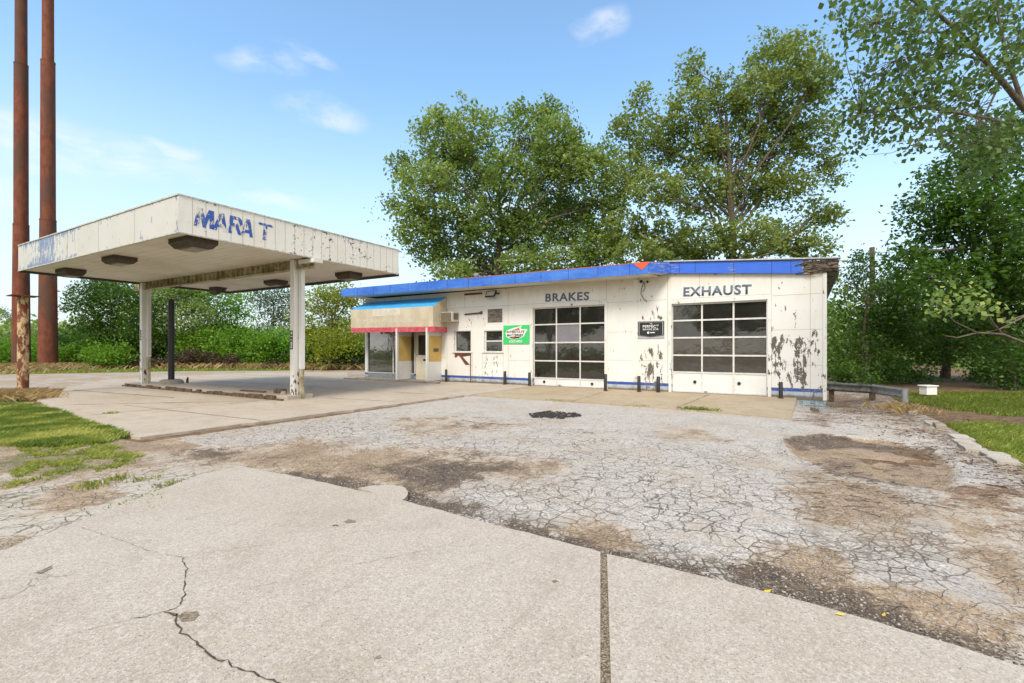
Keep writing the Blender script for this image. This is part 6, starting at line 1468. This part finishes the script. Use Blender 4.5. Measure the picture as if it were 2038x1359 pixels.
def pts_in(poly, n, seed, z=-.015):
    r = np.random.default_rng(seed); poly = np.array(poly); lo, hi = poly.min(0), poly.max(0); X = r.uniform(lo[0], hi[0], n * 4); Y = r.uniform(lo[1], hi[1], n * 4); k = inpoly(X, Y, poly); X, Y = X[k][:n], Y[k][:n]
    return np.stack([X, Y, lot_z(X, Y)], 1)
r = np.random.default_rng(77)
P = pts_in(Gxy([(1052, 823), (1090, 818), (1150, 822), (1158, 827), (1120, 832), (1060, 830)]), 420, 1)
tag(stones('asphalt_rubble', P + np.array([0, 0, .02]), .018 + .035 * r.random(len(P)), M_rubble, 1, .35), 'heap of dark asphalt rubble on the lot', 'rubble', kind='stuff')
L_ = []
for poly, n in ((Gxy(dirtP[0][0]), 700), (Gxy(wetP[1][0]), 420), (Gxy(wetP[2][0]), 300), (Gxy(wetP[3][0]), 420), (Gxy(dirtP[5][0]), 500), (Gxy(dirtP[3][0]), 300), (Gxy([(300, 870), (2038, 870), (2038, 1240), (1200, 1090), (480, 930)]), 900), (Gxy(dirtP[8][0]), 140), (Gxy(dirtP[9][0]), 240)):
    L_.append(pts_in(poly, n, len(L_) + 20))
P = np.concatenate(L_); sz = .004 + .010 * r.random(len(P)) ** 3
tag(stones('pebble', P + np.array([0, 0, .002]), sz, M_stone, 2), 'scattered small pebbles over the worn lot', 'pebbles', kind='stuff')
P = np.concatenate([pts_in(Gxy(wetP[1][0]), 260, 5), pts_in(Gxy(wetP[3][0]), 360, 6), pts_in(Gxy(wetP[2][0]), 160, 7), pts_in(Gxy([(1210, 1090), (1330, 1115), (1330, 1140), (1215, 1100)]), 80, 8)])
tag(stones('asphalt_crumb', P, .004 + .013 * r.random(len(P)) ** 2.5, M_crumb, 3), 'dark crumbs of broken asphalt along the driveway edge', 'rubble', kind='stuff')
# twigs and leaf litter
mb = MB(); rs = random.Random(55)
for _ in range(240):
    u = rs.uniform(1600, 2030); v = rs.uniform(790, 1010)
    if rs.random() < .2: u = rs.uniform(300, 2030); v = rs.uniform(800, 1050)
    p = G(u, v)
    if p.y < 3.6 or (p.x < -.3 and p.y > 12.5): continue
    z = float(lot_z(np.array([p.x]), np.array([p.y]))[0]) + .006; a_ = rs.uniform(-.7, .7); L = .04 + .22 * rs.random() ** 2
    q = Vector((p.x + math.cos(a_) * L, p.y + math.sin(a_) * L, z + .006)); m_ = Vector((p.x, p.y, z)).lerp(q, .5) + Vector((rs.gauss(0, .01), rs.gauss(0, .01), .004)); mb.tube([(p.x, p.y, z), m_, q], .0035, 4, cap=False)
tag(mb.build('twig_litter', M_stick), 'scattered twigs on the cracked lot', 'twigs', kind='stuff')
P = []
for _ in range(1500):
    u = rs.uniform(1590, 2060); v = 778 + (u - 1590) * rs.uniform(.03, .42) + rs.random() * 30; p = G(u, v)
    if p.y > 3.8: P.append((p.x, p.y, max(float(lot_z(np.array([p.x]), np.array([p.y]))[0]), -.05) + .006))
V, F = leaf_geo(np.array(P), .045, 2.5, 9, .6, .5)
tag(mesh_obj('leaf_litter', fast_mesh('leaf_litter', V, F, L_brown, shade=np.random.default_rng(3).random(len(P)))), 'dead brown leaves along the right edge of the lot', 'leaves', kind='stuff')
def one_leaf(u, v, z, label, rz, s=.045):
    p = G(u, v, z); V = [(-s, 0, 0), (-s * .3, s * .42, .006), (s * .5, s * .35, .004), (s, 0, .012), (s * .5, -s * .3, .002), (-s * .3, -s * .4, .003)]; c, sn = math.cos(rz), math.sin(rz)
    mb = MB().add([(p.x + a * c - b * sn, p.y + a * sn + b * c, z + .006 + h) for a, b, h in V], [(0, 1, 2), (0, 2, 3), (0, 3, 4), (0, 4, 5)])
    o = mb.build('yellow_leaf', M_yleaf); tag(o, label, 'leaf', 'fallen yellow leaves')
one_leaf(1527, 1179, .0, 'fallen yellow leaf at the driveway edge, the left one of three', .8, .03); one_leaf(1672, 1225, .013, 'fallen yellow leaf on the driveway edge, the middle one of three', .1, .026); one_leaf(1759, 1226, -.02, 'fallen yellow leaf in the dark dirt, the right one of three', 1.2, .02)
for u, v, a_, L, lab in ((1432, 992, -.15, .16, 'single long twig lying on the cracked asphalt'), (662, 1048, .5, .05, 'short dark twig on the driveway'), (590, 790, .35, .3, 'dark stick on the forecourt near the post')):
    p = G(u, v, .01); zz_ = .018 if v > 1000 or v < 800 else float(lot_z(np.array([p.x]), np.array([p.y]))[0]) + .008
    tag(MB().tube([(p.x, p.y, zz_), (p.x + math.cos(a_) * L * .5, p.y + math.sin(a_) * L * .5 + .01, zz_ + .006), (p.x + math.cos(a_) * L, p.y + math.sin(a_) * L, zz_)], .004, 5).build('stick', M_stick), lab, 'stick')
